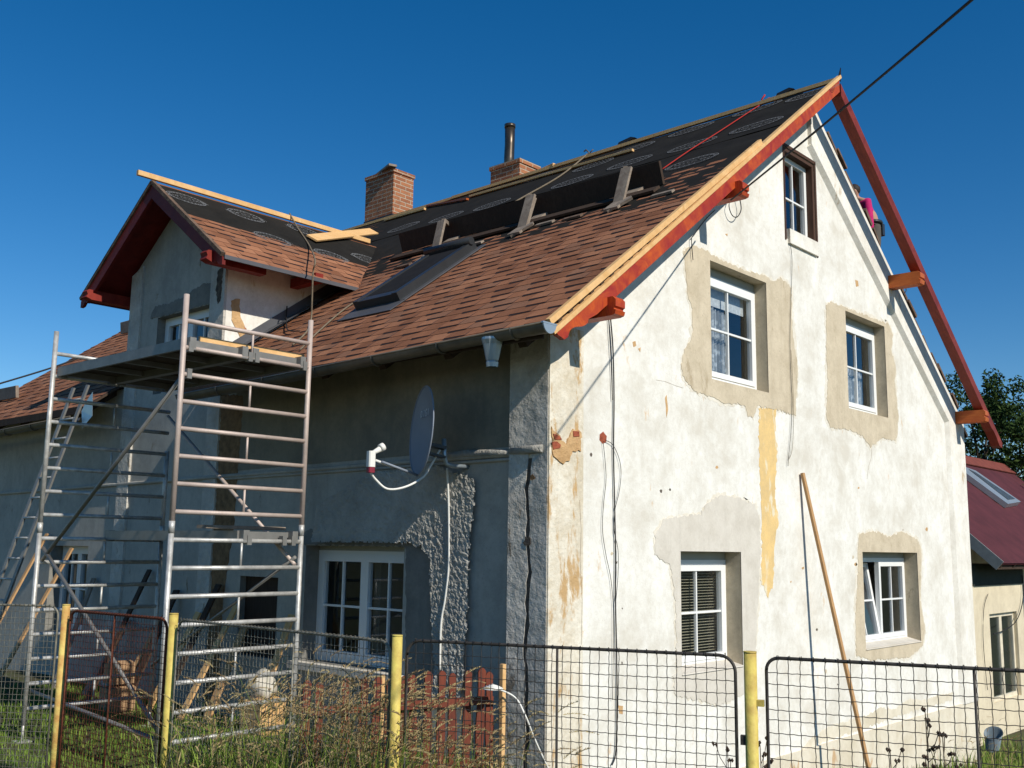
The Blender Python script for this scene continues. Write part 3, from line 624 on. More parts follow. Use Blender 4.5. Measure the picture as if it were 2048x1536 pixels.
# barge boards with profiled foot
def sx(x, dzz=0.0): return V3((x, 0, 0)) 
def barge(sign, y, th, mat, name):
    top = []; X = lambda x: x if sign < 0 else W-x
    zt = lambda x: rz(x) + (-.085 + .16*(x+.55)/6.0 if sign < 0 else .0)
    zb = lambda x: zt(x) - (.165+.035*max(0,x)/5.2 if sign < 0 else .165)
    pts = [(-.50, zt(-.50)), (RX-.02, zt(RX)), (RX-.02, zb(RX)), (.32, zb(.32))]
    if sign < 0:
        pts[-1] = (.05, zb(.05))
        pts += [(q.x, q.z) for q in (G(a, c, -.47) for a, c in ((1177,638),(1176,645),(1171,650),(1164,653),(1156,653),(1150,654),(1144,657),(1140,661),(1138,667),(1136,674),(1129,679),(1123,674),(1117,670)))]
    else:
        pts += [(-.05, zb(-.05)), (-.15, zb(-.15)+.03), (-.28, zb(-.28)+.03), (-.40, zb(-.40)+.0), (-.52,zb(-.52)+.06)]
        pts[0] = (-.55, zt(-.55))
    mb = MB(); mb.prism([V3((X(px), y, pz)) for px, pz in pts], (0, th, 0)); return mb.build(name, mat, house)
barge(-1, -.47, .05, M['redwood'], 'barge_board'); barge(1, -.47, .14, M['redwood2'], 'barge_rafter')
mb = MB()
zt = lambda x: rz(x) -.085 + .16*(x+.55)/6.0
mb.bar((-.54,-.455,zt(-.54)+.025),(RX+.02,-.455,zt(RX)+.025),.055,.042,up=Nl); mb.build('verge_lath', M['pine'], house)
mb = MB(); mb.bar((-.57,-.447,rz(-.57)+.045),(3.08,-.447,rz(3.08)+.085),.045,.055,up=Nl); mb.build('verge_lath', M['pine'], house)
for i in range(25):
    x = -.45+i*.145
    if x > 3.0: break
    mb = MB(); mb.box((x,-.452,zt(x)+.047),(x+.05,-.43,zt(x)+.115)); mb.build('spacer', M['darkwood'], house)
mb = MB(); 
for p0,p1,wd in (((RX+.03,-.47,rz(RX)+.1),(RX+.06,-.47,rz(RX)+.30),.03),): mb.prism([V3((RX-.03,-.46,rz(RX)+.05)),V3((RX+.05,-.46,rz(RX)+.04)),V3((RX+.07,-.46,rz(RX)+.24))],(0,.01,0))
mb.build('felt_flap', M['felt'], house)
# purlin ends
def purlin(x, zt_, y1=-.56, x_w=.14, hh=.17, mat='redwood', nose=True):
    mb = MB(); z0 = zt_-hh; pr = [(0.35, zt_), (y1+.03, zt_), (y1, zt_-.03), (y1, zt_-.09)]
    if nose: pr += [(y1+.02, zt_-.10), (y1+.02, zt_-.115), (y1-.002, zt_-.125), (y1+.01, z0+.01), (y1+.05, z0)]
    pr += [(0.35, z0)]
    mb.prism([V3((x-x_w/2, yy, zz_)) for yy, zz_ in pr], (x_w,0,0)); return mb.build('purlin', M[mat], house)
purlin(.27, 4.385); purlin(2.53, 6.085); purlin(7.62, 6.18, -.52, .16, .19, 'orangewood'); purlin(10.10, 4.45, -.52, .16, .19, 'orangewood')
# the beam bay at the right eave: stubs of old rafters
mb = MB(); mb.bar((W-.02,.25,3.98),(W+.50,.2,3.90),.08,.025); mb.bar((W-.02,.3,3.80),(W+.42,.25,3.78),.1,.12); mb.build('rafter_stub', M['darkwood'], house)
# old tiles along the right verge
mb = MB(); split_ = False; x = RX+.35
while x < W-.1:
    if not split_ and x > 7.6: mb.build('old_tiles', M['oldtile'], house); mb = MB(); split_ = True
    if not (7.25 < x < 7.95):
        for k in range(2):
            dzv = rnd.uniform(.07,.15); l_ = rnd.uniform(.22,.32); yy = rnd.uniform(.10,.16)+k*.27
            a = V3((x, yy, rz(x)+dzv)); c = V3((x+l_, yy+rnd.uniform(-.01,.02), rz(x+l_)+dzv-.015)); mb.bar(a, c, .26, rnd.uniform(.03,.06), up=(PIT,0,1))
    x += rnd.uniform(.24,.34)
for k in range(26):
    x = rnd.uniform(RX+.5, W-.2); mb.bar((x,rnd.uniform(.05,.12),rz(x)+.07),(x+rnd.uniform(.05,.14),rnd.uniform(.05,.12),rz(x)+.02+rnd.uniform(-.06,.02)),.04,.03)
mb.build('old_tiles', M['oldtile'], house)
# gutter
def gutter(y0, y1, nm='gutter', cap=None):
    mb = MB(); mb.keep = False; r_ = .072; n = 10; k = max(2, int((y1-y0)/1.0)); o = len(mb.v)
    for i in range(k+1):
        y = y0+(y1-y0)*i/k; zc = 3.985-.018*(y-YG) + .008*math.sin(i*1.3)
        for rr in (r_, r_-.006):
            for j in range(n+1):
                t = math.pi+math.pi*j/n; mb.v.append((-.66+rr*math.cos(t), y, zc+rr*math.sin(t)))
    s_ = 2*(n+1)
    for i in range(k):
        for j in range(n):
            for q, fl in ((0,0),(n+1,1)):
                a = o+i*s_+q+j; f_ = [a, a+1, a+1+s_, a+s_]; mb.sm.add(len(mb.f)); mb.f.append(f_ if not fl else f_[::-1]); mb.m.append(0)
    mb.tube([(-.66-r_, y0, 3.985-.018*(y0-YG)+.004), (-.66-r_, y1, 3.985-.018*(y1-YG)+.004)], .010, 6)
    y = y0+.35
    while y < y1:
        zc = 3.985-.018*(y-YG); mb.tube([(-.66+(r_+.004)*math.cos(t), y, zc+(r_+.004)*math.sin(t)) for t in [math.pi*.95+math.pi*1.1*q/10 for q in range(11)]], .009, 5); y += .88
    gt = mb.build(nm, M['zinc'], house); return gt
gt = gutter(-.52, 5.08); gutter(7.75, YF)
mb = MB(); mb.prism([V3((-.66+.08*math.cos(t), -.526, 3.988+.08*math.sin(t))) for t in [math.pi+math.pi*q/12 for q in range(13)]], (0,-.012,0)); mb.bar((-.748,-.53,3.992),(-.572,-.53,3.992),.02,.014)
o = mb.build('end_cap', M['newzinc']); o.parent = gt; o.matrix_parent_inverse = Matrix()
hp = L(985,690,-.66); mb = MB(); rr = [(.088,.0),(.088,-.02),(.075,-.06),(.05,-.19),(.046,-.20),(.05,-.21),(.046,-.25)]
for i in range(len(rr)-1):
    k = 16; a = [V3((-.66+rr[i][0]*math.cos(2*math.pi*q/k)*1.05, hp.y+rr[i][0]*math.sin(2*math.pi*q/k)*1.1, 3.95+rr[i][1])) for q in range(k)]; c = [V3((-.66+rr[i+1][0]*math.cos(2*math.pi*q/k)*1.05, hp.y+rr[i+1][0]*math.sin(2*math.pi*q/k)*1.1, 3.95+rr[i+1][1])) for q in range(k)]
    for q in range(k): mb.sm.add(len(mb.f)); mb.poly([a[q], a[(q+1)%k], c[(q+1)%k], c[q]])
o = mb.build('hopper', M['newzinc']); o.parent = gt; o.matrix_parent_inverse = Matrix()
# eave soffit and rafters tails
for y in [i*.9-.1 for i in range(6)]+[8.0+i*.9 for i in range(5)]: mb = MB(); mb.bar((-.52,y,rz(-.52)-.10),(.05,y,rz(.05)-.10),.09,.12); mb.build('rafter_tail', M['darkwood'], house)
mb = MB(); mb.bar((-.60,YG,rz(-.6)-.02),(-.60,DY0-.07,rz(-.6)-.02),.02,.10); mb.bar((-.60,DY1+.03,rz(-.6)-.02),(-.60,YF,rz(-.6)-.02),.02,.10); mb.build('eave_board', M['darkwood'], house)

# ---- dormer roof
DX = -.42; DS = .73; ds = math.sqrt(1+DS*DS); DE = 1.80
junx = (6.88-RZ0)/PIT
Nr = V3((0,-DS,1))/ds; Vr = V3((0,1,DS))/ds; Or = V3((DX, DYC-DE, 6.88-DS*DE))
vd = lambda y: (y-(DYC-DE))*ds
xe_ = (6.88-DS*DE-RZ0)/PIT
vB = vd(5.62)
d_eave = xe_-DX; d_rid = junx-DX
xat = lambda y: ((6.88-DS*abs(y-DYC))-RZ0)/PIT-DX
shingles('dormer_shingles', Or, V3((1,0,0)), Vr, Nr, [[(0,0),(xat(DYC-DE)+.1,0),(xat(5.55)+.1,vd(5.55)),(0,vd(5.72))]], 4.5, vd(DYC), seed=11)
mb = MB(); mb.prism([Or+V3((0,0,0)), V3((DX,DYC,6.88)), V3((junx+.15,DYC,6.88)), V3((xe_+.12,DYC-DE,6.88-DS*DE))], Nr*(-.03)); Nf = V3((0,DS,1))/ds
mb.prism([V3((DX,DYC+DE,6.88-DS*DE)), V3((DX,DYC,6.88)), V3((junx+.15,DYC,6.88)), V3((xe_+.12,DYC+DE,6.88-DS*DE))], Nf*(-.03)); mb.build('dormer_deck', M['darkred'], house)
mb = MB(); P_ = lambda x, y: V3((x, y, 6.88-DS*abs(y-DYC)))+Nr*.003
q = [P_(DX,5.45),P_(DX,DYC),P_(junx+.25,DYC),P_(junx-(DYC-5.45)*DS/PIT*1.0+.25,5.45)]; mb.poly(q)
for px, py in ((372,398),(492,432),(608,462),(662,512),(735,520)):
    p = onpl(px, py, (0,DYC,6.88), (0,-DS,1)); stamp(mb, p+Nr*.009, V3((1,0,0)), Vr, Nr, .28, .15)
for px, py in ((545,478),):
    p = onpl(px, py, (0,DYC,6.88), (0,-DS,1)); stamp(mb, p+Nr*.0065, V3((1,0,0)), Vr, Nr, .28, .15)
mb.keep = True
mb.build('dormer_underlay', [M['felt'], M['print']], house)
# far side shingles (dark edge seen only), barge boards, valley and drip edge
mb = MB(); mb.prism([V3((DX,DYC+DE,6.88-DS*DE))+Nf*.001, V3((DX,DYC,6.88))+Nf*.001, V3((junx,DYC,6.88))+Nf*.001, V3((xe_,DYC+DE,6.88-DS*DE))+Nf*.001], Nf*.025); mb.build('dormer_far_cover', M['sh1'], house)
def dbarge(sg):
    zt2 = lambda a: 6.88-DS*a-.02; h_ = .19; Y = lambda a: DYC+sg*a
    pts = [(0,zt2(0)),(DE,zt2(DE)),(DE+.0,zt2(DE)-.09),(DE-.07,zt2(DE-.07)-.13),(DE-.13,zt2(DE-.13)-.12),(DE-.18,zt2(DE-.18)-h_+.01),(0,zt2(0)-h_)]
    mb = MB(); mb.prism([V3((DX-.04, Y(a), z)) for a, z in pts], (.045,0,0)); mb.build('dormer_barge', M['darkred'], house)
    mb = MB(); mb.bar((DX-.035,Y(-.0),6.88+.012),(DX-.035,Y(DE),6.88-DS*DE+.012),.055,.05,up=(0,0,1)); mb.build('dormer_verge', M['oldtile'], house)
dbarge(-1); dbarge(1)
for (y, z) in ((4.98,5.66),(8.02,5.66),(5.62,6.07)):
    if z > 6: continue
    mb = MB(); pr = [(.3,z),(DX-.10,z),(DX-.13,z-.03),(DX-.11,z-.07),(DX-.13,z-.11),(DX-.05,z-.14),(.3,z-.14)]
    mb.prism([V3((xx, y-.07, zz2)) for xx, zz2 in pr], (0,.14,0)); mb.build('dormer_purlin', M['darkred2'], house)
mb = MB(); mb.bar((1.0,DY0-.55,5.60),(1.0,DY0+.1,5.60),.12,.12); mb.build('dormer_purlin', M['darkred2'], house)
mb = MB(); mb.bar(Or+V3((-.02,-.01,-.015)), V3((xe_+.1,DYC-DE-.01,6.88-DS*DE-.015)), .02, .05); mb.build('drip_edge', M['lead'], house)
# flashing where the cheek meets the main roof
mb = MB(); a0 = V3((.0,DY0-.012,rz(0)+.025)); a1 = V3((1.75,DY0-.012,rz(1.75)+.025))
mb.prism([a0, a1, a1+V3((0,0,.16)), a0+V3((0,0,.18))], (0,-.004,0)); mb.prism([a0+V3((-.1,0,0))+Vl*0, a1, a1+V3((0,-.13,0)), a0+V3((-.1,-.13,0))], Nl*.004); mb.build('flashing', M['lead'], house)
mb = MB(); a0 = V3((-.1,DY1+.012,rz(-.1)+.025)); a1 = V3((1.75,DY1+.012,rz(1.75)+.025)); mb.prism([a0, a1, a1+V3((0,.2,0)), a0+V3((0,.2,0))], Nl*.004); mb.build('flashing', M['newzinc'], house)
# ---- chimneys
def chimney(x0,x1,y0,y1,z1, lab):
    mb = MB(); mb.box((x0,y0,rz(RX)-.9),(x1,y1,z1)); mb.box((x0-.02,y0-.02,z1),(x1+.02,y1+.02,z1+.07)); ch = mb.build('chimney', M['brick'], house)
    mb = MB(); mb.box((x0-.012,y0-.012,rz(RX)-.6),(x1+.012,y1+.012,rz(RX)+.10)); o = mb.build('soot_collar', M['blackmetal'], house); return ch
chimney(5.22,5.72,8.25,9.05,9.10,'')
ch2 = chimney(5.25,5.75,5.12,5.78,8.52,'')
mb = MB(); pc = L(1018,330,5.45); mb.tube([(5.45,pc.y,8.4),(5.45,pc.y,8.75),(5.46,pc.y,9.0),(5.46,pc.y,9.36)], [.088,.088,.085,.088], 16); mb.tube([(5.46,pc.y,9.30),(5.46,pc.y,9.36)], .096, 16); o = mb.build('stove_pipe', M['steelpipe']); o.parent = ch2
mb = MB(); mb.bar((5.15,8.2,9.2),(5.45,9.1,9.2),.16,.04); tag(mb.build('board', M['greywood']), 'short board lying on top of the taller brick chimney without a pipe', 'wooden board')
# ---- skylight
sk = bpy.data.objects.new('skylight', None); COL.objects.link(sk); sk.parent = house
def onroof(x, y, t): return V3((x, y, rz(x)))+Nl*t
def slab(mb, x0, x1, y0, y1, t0, t1): mb.prism([onroof(x0,y0,t0),onroof(x1,y0,t0),onroof(x1,y1,t0),onroof(x0,y1,t0)], Nl*(t1-t0))
mb = MB(); slab(mb,.74,1.98,2.86,2.95,.0,.13); slab(mb,.74,1.98,3.55,3.64,.0,.13); slab(mb,.74,.84,2.95,3.55,.0,.12); slab(mb,1.88,1.98,2.95,3.55,.0,.15); o = mb.build('skylight_frame', M['blackmetal']); o.parent = sk
mb = MB(); slab(mb,.80,1.90,2.93,3.57,.10,.115); o = mb.build('awning', simple('awning_cloth', (.022,.022,.024), .9, spec=.08)); o.parent = sk
mb = MB(); mb.tube([onroof(1.93,2.84,.15),onroof(1.93,3.66,.15)], .05, 10); o = mb.build('awning_roller', M['blackmetal']); o.parent = sk
mb = MB(); slab(mb,.52,.74,2.78,3.72,.018,.026); slab(mb,.74,2.05,2.78,2.86,.018,.03); slab(mb,.74,2.05,3.64,3.72,.018,.03); o = mb.build('skylight_flashing', M['lead']); o.parent = sk

# ------------------------------------------------------------------ toe board on the roof with brackets
tb = thing('toe_board', 'long dark scaffold board standing on edge across the shingle slope above the skylight', 'scaffold board', (2.6,2.8,rz(2.6)))
mb = MB(); mb.bar((2.62,.56,rz(2.62)+.17),(2.62,5.02,rz(2.62)+.19),.045,.27,up=(-.35,0,1)); mb.build('board', M['darkwood'], tb)
mb = MB(); mb.bar((2.42,.50,rz(2.42)+.05),(2.42,4.96,rz(2.42)+.055),.15,.03,up=Nl); mb.build('shadow_plank', M['darkwood'], tb)  # added dark plank in place of the shadow under the board
for i, (y, lb) in enumerate(((3.95,'weathered wooden roof bracket at the dormer end of the toe board'),(2.40,'weathered wooden roof bracket in the middle of the toe board'),(.93,'weathered wooden roof bracket at the gable end of the toe board'))):
    br = thing('roof_bracket', lb, 'roof bracket', (2.3,y,rz(2.3)), 'brackets of the toe board')
    mb = MB(); mb.bar((2.28,y,rz(2.28)+.03),(2.42,y-.02+.05*(i==0),rz(2.28)+.50),.14,.035,up=(1,0,.3)); mb.build('upright', M['greywood'], br)
    if i == 1: mb = MB(); mb.bar((2.30,y-.05,rz(2.28)+.06),(2.44,y-.06,rz(2.28)+.46),.05,.03,up=(1,0,.3)); mb.build('upright', M['greywood'], br)
    mb = MB(); mb.bar((2.42,y,rz(2.28)+.50),(2.72,y+.15,rz(2.28)+.50),.05,.05); mb.build('arm', M['greywood'], br)
    mb = MB(); mb.bar((2.1,y-.02,rz(2.1)+.05),(2.62,y-.02,rz(2.62)+.05),.20,.03,up=Nl); mb.bar((2.12,y+.04,rz(2.12)+.03),(2.24,y-.22,rz(2.24)+.08),.10,.03,up=Nl); mb.build('foot', M['greywood'], br)
# loose chips of shingle / bark at the foot of the toe board
for k, (x, y) in enumerate(((2.22,.30),(2.2,1.55),(2.15,3.1),(1.98,4.25),(2.25,2.02))):
    mb = MB(); mb.bar((x,y-.15,rz(x)+.04),(x+.03,y+.15,rz(x)+.05),.06,.025,up=Nl); tag(mb.build('offcut', M['oldtile' if k % 2 else 'greywood']), ['splinter of old wood near the gable end of the toe board','tile fragment between two brackets of the toe board','splinter of wood below the dark toe board near the skylight','tile fragment beside the bracket at the dormer end','splinter of wood right under the middle bracket'][k], 'debris')
# boards on roofs
plank_obj('board', onpl(275,345,(0,DYC,6.98),(0,1,0)), (3.25,DYC+.0,6.95), .05, .07, M['pine'], 'long pine batten along the dormer ridge sticking out past the gable')
p0 = onpl(622,480,(0,DYC,6.90),(0,-DS,1)); p1 = onpl(745,468,(0,DYC,6.92),(0,-DS,1))
plank_obj('board', p0+Nr*.03, p1+Nr*.05, .18, .025, M['pine'], 'short wide pine board lying flat on the black dormer underlay', up=Nr)
plank_obj('batten', L(600+250,412,RX-.25)+V3((0,0,-.05)), L(770,430,RX-.2)+V3((0,0,-.1)), .05, .04, M['pine'], 'pine batten end lying on the ridge right of the brick chimney')
plank_obj('batten', R(935,398,.05), R(855,412,.05), .05, .03, M['orangewood'], 'reddish batten on the black underlay between the two chimneys')
plank_obj('batten', R(1266,300,.05), R(940,393,.05), .05, .035, M['pine'], 'long thin pine batten on the underlay below the pipe chimney')
plank_obj('board', L(1062,350,RX+.1), L(1108,333,RX-.05)+V3((0,0,.03)), .05, .05, M['pine'], 'short pine offcut propped beside the chimney with the pipe')
plank_obj('board', L(1110,343,RX), L(1168,318,RX)+V3((0,0,.02)), .06, .05, M['pine'], 'reddish pine batten sitting on the ridge right of the pipe chimney')
# ridge clamps / hooks
for (px, py), lb, sc_ in (((1248,290),'black bent metal bracket standing on the ridge midway along',1.0), ((1565,193),'black strap bracket on the ridge near the gable apex',.8)):
    p = L(px, py, RX); mb = MB(); mb.prism([p+V3((0,.18*sc_,-.06)), p+V3((0,.10*sc_,.07)), p+V3((0,-.12*sc_,.10)), p+V3((0,-.2*sc_,.07)), p+V3((0,-.08*sc_,.05)), p+V3((0,.0,-.06))], (.08,0,0)); mb.bar(p+V3((0,.3,-.10)), p+V3((0,-.3,-.05)), .09,.025); tag(mb.build('ridge_bracket', M['blackmetal']), lb, 'bracket')
mb = MB(); p = L(1178,305,RX); mb.tube([p+V3((0,.02,-.08)),p+V3((0,.0,.0)),p+V3((0,.06,.06)),p+V3((0,.1,.04))], .012, 6); mb.tube([p+V3((0,0,-.02)),p+V3((0,-.08,.03))], .01, 6); tag(mb.build('rope_hook', M['zinc']), 'rusty hook on the ridge holding the long grey rope', 'hook')
mb = MB(); p = L(1524,205,RX); mb.tube([p+V3((0,.02,-.05)),p+V3((0,.0,.05)),p+V3((0,-.05,.1))], .012, 6); mb.tube([p+V3((0,.12,-.02)),p+V3((0,-.12,.03))], .012, 6); tag(mb.build('rope_hook', M['redrope']), 'red knotted hook on the ridge near the apex', 'hook')
def rope(pts, r_, mat, label, name='rope', cat='rope'):
    # catmull-rom through the points
    P_ = [V3(p) for p in pts]; out = []
    for i in range(len(P_)-1):
        a = P_[max(i-1,0)]; b_ = P_[i]; c = P_[i+1]; d = P_[min(i+2,len(P_)-1)]
        for k in range(6):
            t = k/6; out.append(.5*((2*b_)+(c-a)*t+(2*a-5*b_+4*c-d)*t*t+(3*b_-a-3*c+d)*t*t*t))
    out.append(P_[-1]); mb = MB(); mb.tube(out, r_, 6); return tag(mb.build(name, mat), label, cat)
rope([L(1175,308,RX)]+[R(a,c,.04) for a, c in ((1120,352),(1040,398),(975,437))], .013, M['rope'], 'taut grey rope from the ridge down to the toe board over the underlay')
rope([L(1524,207,RX)]+[R(a,c,.05) for a, c in ((1440,262),(1380,300),(1325,338))], .007, M['redrope'], 'red rope slanting over the black underlay near the gable')
rope([R(a,c,.03) for a, c in ((850,510),(812,538),(770,570),(700,610),(640,660),(600,700))], .010, M['rope'], 'thin grey rope lying on the shingles left of the skylight')
q0 = V3((1.72,DYC,7.02))
rope([q0, onpl(595,455,(0,DYC,6.92),(0,-DS,1)), onpl(618,490,(0,DYC,6.92),(0,-DS,1)), G(630,520,4.55), G(626,545,4.50), G(624,600,4.55), G(622,640,4.55), R(612,665,.04), R(585,690,.03)], .011, M['rope'], 'grey rope hanging from the dormer ridge over its eave onto the shingles')
rope([G(574,612,5.25), G(573,640,5.2), R(576,660,.06), R(600,662,.04)], .008, M['cable'], 'short black cable hanging on the dormer cheek', 'cable', 'cable')

# far left pieces behind the dormer
plank_obj('board', onroof(2.25,12.3,.12), onroof(2.25,9.2,.12), .22, .05, M['greywood'], 'weathered toe board on the far shingle slope left of the dormer', 'scaffold board', up=(1,0,.1))
plank_obj('board', onroof(.25,12.95,.10), onroof(.18,11.6,.12), .2, .05, M['greywood'], 'grey board at the far end of the eave by the left picture edge', 'scaffold board', up=(1,0,.1))
mb = MB(); a = L(163,822,-.62); mb.prism([a, a+V3((-.02,-.10,-.24)), a+V3((-.04,-.40,-.10)), a+V3((-.05,-.38,.22)), a+V3((-.02,-.14,.10))], (.006,.004,0)); tag(mb.build('flashing_sheet', M['newzinc']), 'loose grey metal sheet hanging off the gutter end left of the dormer', 'metal sheet')

# ------------------------------------------------------------------ scaffold tower
XA, XB, Y1, Y2 = -2.345, -1.02, 2.16, 4.67
ztop = L(376,639,XA).z; zstep = (L(376,639,XA).z-L(341,1434,XA).z)/14.0
zbase = .30
sc = thing('scaffold_tower', 'mobile aluminium scaffold tower with a high deck standing below the dormer', 'scaffold', ((XA+XB)/2,(Y1+Y2)/2,zbase))
def tubeobj(name, pts, r_, mat, n=10): mb = MB(); mb.tube(pts, r_, n); return mb.build(name, mat, sc)
zmid = ztop-7.55*zstep
for (x, y) in ((XA,Y1),(XB,Y1),(XA,Y2),(XB,Y2)):
    up_top = ztop+.23 if not (x == XB and y == Y2) else ztop-.9
    if not (x == XB and y == Y2): pass
    mb = MB(); a, c = (x, y, zmid), (x, y, up_top); mb.tube([a, c], .0245, 12, 0); mb.tube([(x,y,gz(x,y)+.16),(x,y,zmid)], .0235, 12, 1); mb.tube([(x,y,zmid-.05),(x,y,zmid+.05)], .0262, 12, 1); mb.tube([(x,y,gz(x,y)-.03),(x,y,gz(x,y)+.2)], .015, 8, 1)
    mb.box((x-.07,y-.07,gz(x,y)-.02),(x+.07,y+.07,gz(x,y)+.012), 1); mb.tube([(x,y,up_top-.16),(x,y,up_top+.0)], .021, 10, 1)
    mb.build('post', [M['aluw'] if y == Y1 else M['alu'], M['alu']], sc)
for y, inn in ((Y1,0),(Y2,1)):
    k = 0
    while True:
        z = ztop-k*zstep
        if z < zbase+.12: break
        mat = M['aluw'] if (k < 8 and y == Y1) else M['alu']
        xb = XB
        if k == 0 and y == Y2: xb = XB
        tubeobj('rung', [(XA,y,z),(xb,y,z)], .0205, mat)
        if k % 2 == 0: 
            xm = XA+(XB-XA)*.52; tubeobj('strut', [(xm,y,z),(xm,y,z-zstep)], .011, mat, 6)
        k += 1
def deck(x0, x1, y0, y1, z, full=True):
    d_ = bpy.data.objects.new('deck', None); COL.objects.link(d_); d_.parent = sc; d_.location = V3((0,0,0)); d_.matrix_parent_inverse = Matrix.Translation(sc.location).inverted()
    mb = MB(); mb.box((x0+.03,y0+.02,z+.03),(x1-.03,y1-.02,z+.042)); o = mb.build('deck_panel', M['ply']); o.parent = d_
    mb = MB(); mb.box((x0,y0,z-.04),(x0+.03,y1,z+.055)); mb.box((x1-.03,y0,z-.04),(x1,y1,z+.055)); mb.box((x0+.03,y0,z-.03),(x1-.03,y0+.04,z+.05)); mb.box((x0+.03,y1-.04,z-.03),(x1-.03,y1,z+.05))
    for q in range(1,4): yy = y0+(y1-y0)*q/4; mb.box((x0+.03,yy-.02,z-.02),(x1-.03,yy+.02,z+.028))
    o = mb.build('deck_frame', M['aludark']); o.parent = d_
    for xx in (x0+.05,x1-.05):
        for yy in (y0-.02,y1+.02): mb = MB(); mb.box((xx-.03,yy-.05,z-.05),(xx+.03,yy+.05,z+.06)); o = mb.build('deck_hook', M['aludark']); o.parent = d_
zd = ztop-zstep
deck(XA+.03, XA+.655, Y1+.05, Y2-.05, zd+.035); deck(XA+.67, XB-.03, Y1+.05, Y2-.05, zd+.035)
deck(XA+.67, XB-.03, Y1+.05, Y2-.05, ztop-8*zstep+.035)
zr = lambda k: ztop-k*zstep
o_ = .035
tubeobj('diagonal_brace', [(XA+o_,Y1+.03,zr(2)), (XA+o_,Y2-.03,zr(9)+.02)], .019, M['aludark'], 8)
tubeobj('diagonal_brace', [(XB-o_,Y2-.03,zr(2)-.05), (XB-o_,Y1+.03,zr(8.9))], .019, M['aluw'], 8)
tubeobj('diagonal_brace', [(XA-.0+o_,Y2-.03,zr(8.4)), (XA+o_,Y1+.03,zbase+.35)], .019, M['aludark'], 8)
tubeobj('diagonal_brace', [(XB-o_,Y2-.03,zbase+.6), (XB-o_,Y1+.03,zr(8.6))], .017, M['aludark'], 8)
tubeobj('horizontal_brace', [(XA+o_,Y2-.03,zbase+.45), (XA+o_,Y1+.03,zbase+.30)], .019, M['aludark'], 8)
for (x, k) in ((XA+.06,1),(XA+.06,2),(XA+.66,1),(XA+.73,1),(XB-.06,1),(XB-.1,8),(XB-.2,8),(XA+.75,8)):
    mb = MB(); z = zr(k); mb.box((x-.022,Y1-.03,z-.035),(x+.022,Y1+.03,z+.05)); mb.build('clamp', M['aludark'], sc)
plank_obj('plank', (XA+.22,Y1+.12,zd+.10), (XB+.02,Y1+.12,zd+.10), .03, .09, M['pine'], 'pine plank standing on edge on the top deck of the scaffold', up=(0,0,1))
plank_obj('plank', (XA+.4,Y1+.2,zr(8)+.12), (XB-.05,Y1+.25,zr(8)+.12), .14, .03, M['greywood'], 'grey plank lying on the lower deck of the scaffold')
# ladder
ld = thing('ladder', 'extension ladder leaning against the eave behind the scaffold tower', 'ladder', (-1.6,6.8,.3))
lt = L(176,770,-.85); lb = V3((-1.75, lt.y+.55, .3)); wv = V3((.12,.0,0)); wv = V3((0,.40,0))
for s_ in (0,1): mb = MB(); mb.bar(lb+wv*s_, lt+wv*s_, .06,.025, up=(1,0,.3)); mb.build('rail', M['aludark'], ld)
for i in range(15): p = lb.lerp(lt, (i+.6)/15.3); mb = MB(); mb.tube([p, p+wv], .014, 8); mb.build('rung', M['alu'], ld)

# ------------------------------------------------------------------ things on and at the gable
def leaning(name, p0, p1, w_, h_, mat, label, cat='wooden board', up=(0,-1,0)): mb = MB(); mb.bar(p0, p1, w_, h_, up, c=.003); return tag(mb.build(name, mat), label, cat)
pt = G(1605,946,-.035); pb = onpl(1737,1536,(0,-.62,0),(0,1,0))
pb2 = pt + (pb-pt)*1.05
leaning('plank', pb2, pt, .055, .035, M['plank'], 'single long pine plank leaning against the white gable wall')
def gl(px, y=-.02): return [G(a, c, y) for a, c in px]
rope(gl([(1221,636),(1226,700),(1228,800),(1227,900),(1229,1000),(1231,1100),(1231,1200),(1233,1300),(1234,1400),(1232,1500),(1224,1530)]), .007, M['cable'], 'long black cable hanging down the gable from the lower left purlin', 'cable', 'cable')
rope(gl([(1217,634),(1222,720),(1225,800)]), .005, M['cable'], 'second thin black cable beside the long one under the lower left purlin', 'cable', 'cable')
rope(gl([(1206,882),(1210,920),(1212,960),(1207,1010),(1205,1060),(1212,1110),(1222,1160),(1227,1230),(1226,1340),(1225,1400)]), .003, M['cable'], 'thin dark wire looping down from the hole in the gable plaster', 'wire', 'wire')
rope(gl([(1210,880),(1226,890),(1239,920),(1242,950),(1238,985),(1230,1020),(1228,1060),(1236,1100),(1236,1150),(1231,1210)]), .003, M['cable'], 'thin wire curving to the right of the black gable cable', 'wire', 'wire')
rope(gl([(1580,487),(1584,520),(1582,600),(1580,680),(1582,760),(1584,800),(1582,860),(1577,915),(1576,932)]), .0035, M['cable'], 'fine wire hanging from the attic window down past the upper left window', 'wire', 'wire')
rope(gl([(1582,700),(1586,780),(1587,850),(1584,900),(1578,918)]), .003, M['rope'], 'second fine wire twisted beside the attic window wire', 'wire', 'wire')
rope(gl([(1462,396),(1458,412),(1464,430),(1474,434),(1482,420),(1480,400),(1476,388)], -.06), .006, M['cable'], 'small loop of black cable under the upper left purlin', 'cable', 'cable')
rope(gl([(1430,420),(1410,440),(1388,470),(1383,480),(1386,520)], -.03), .005, M['cable'], 'frayed black wire end hanging above the upper left window', 'wire', 'wire')
rope(gl([(1800,560),(1796,575),(1803,588),(1812,582),(1810,568)], -.03), .006, M['cable'], 'small loop of cable under the upper right purlin', 'cable', 'cable')
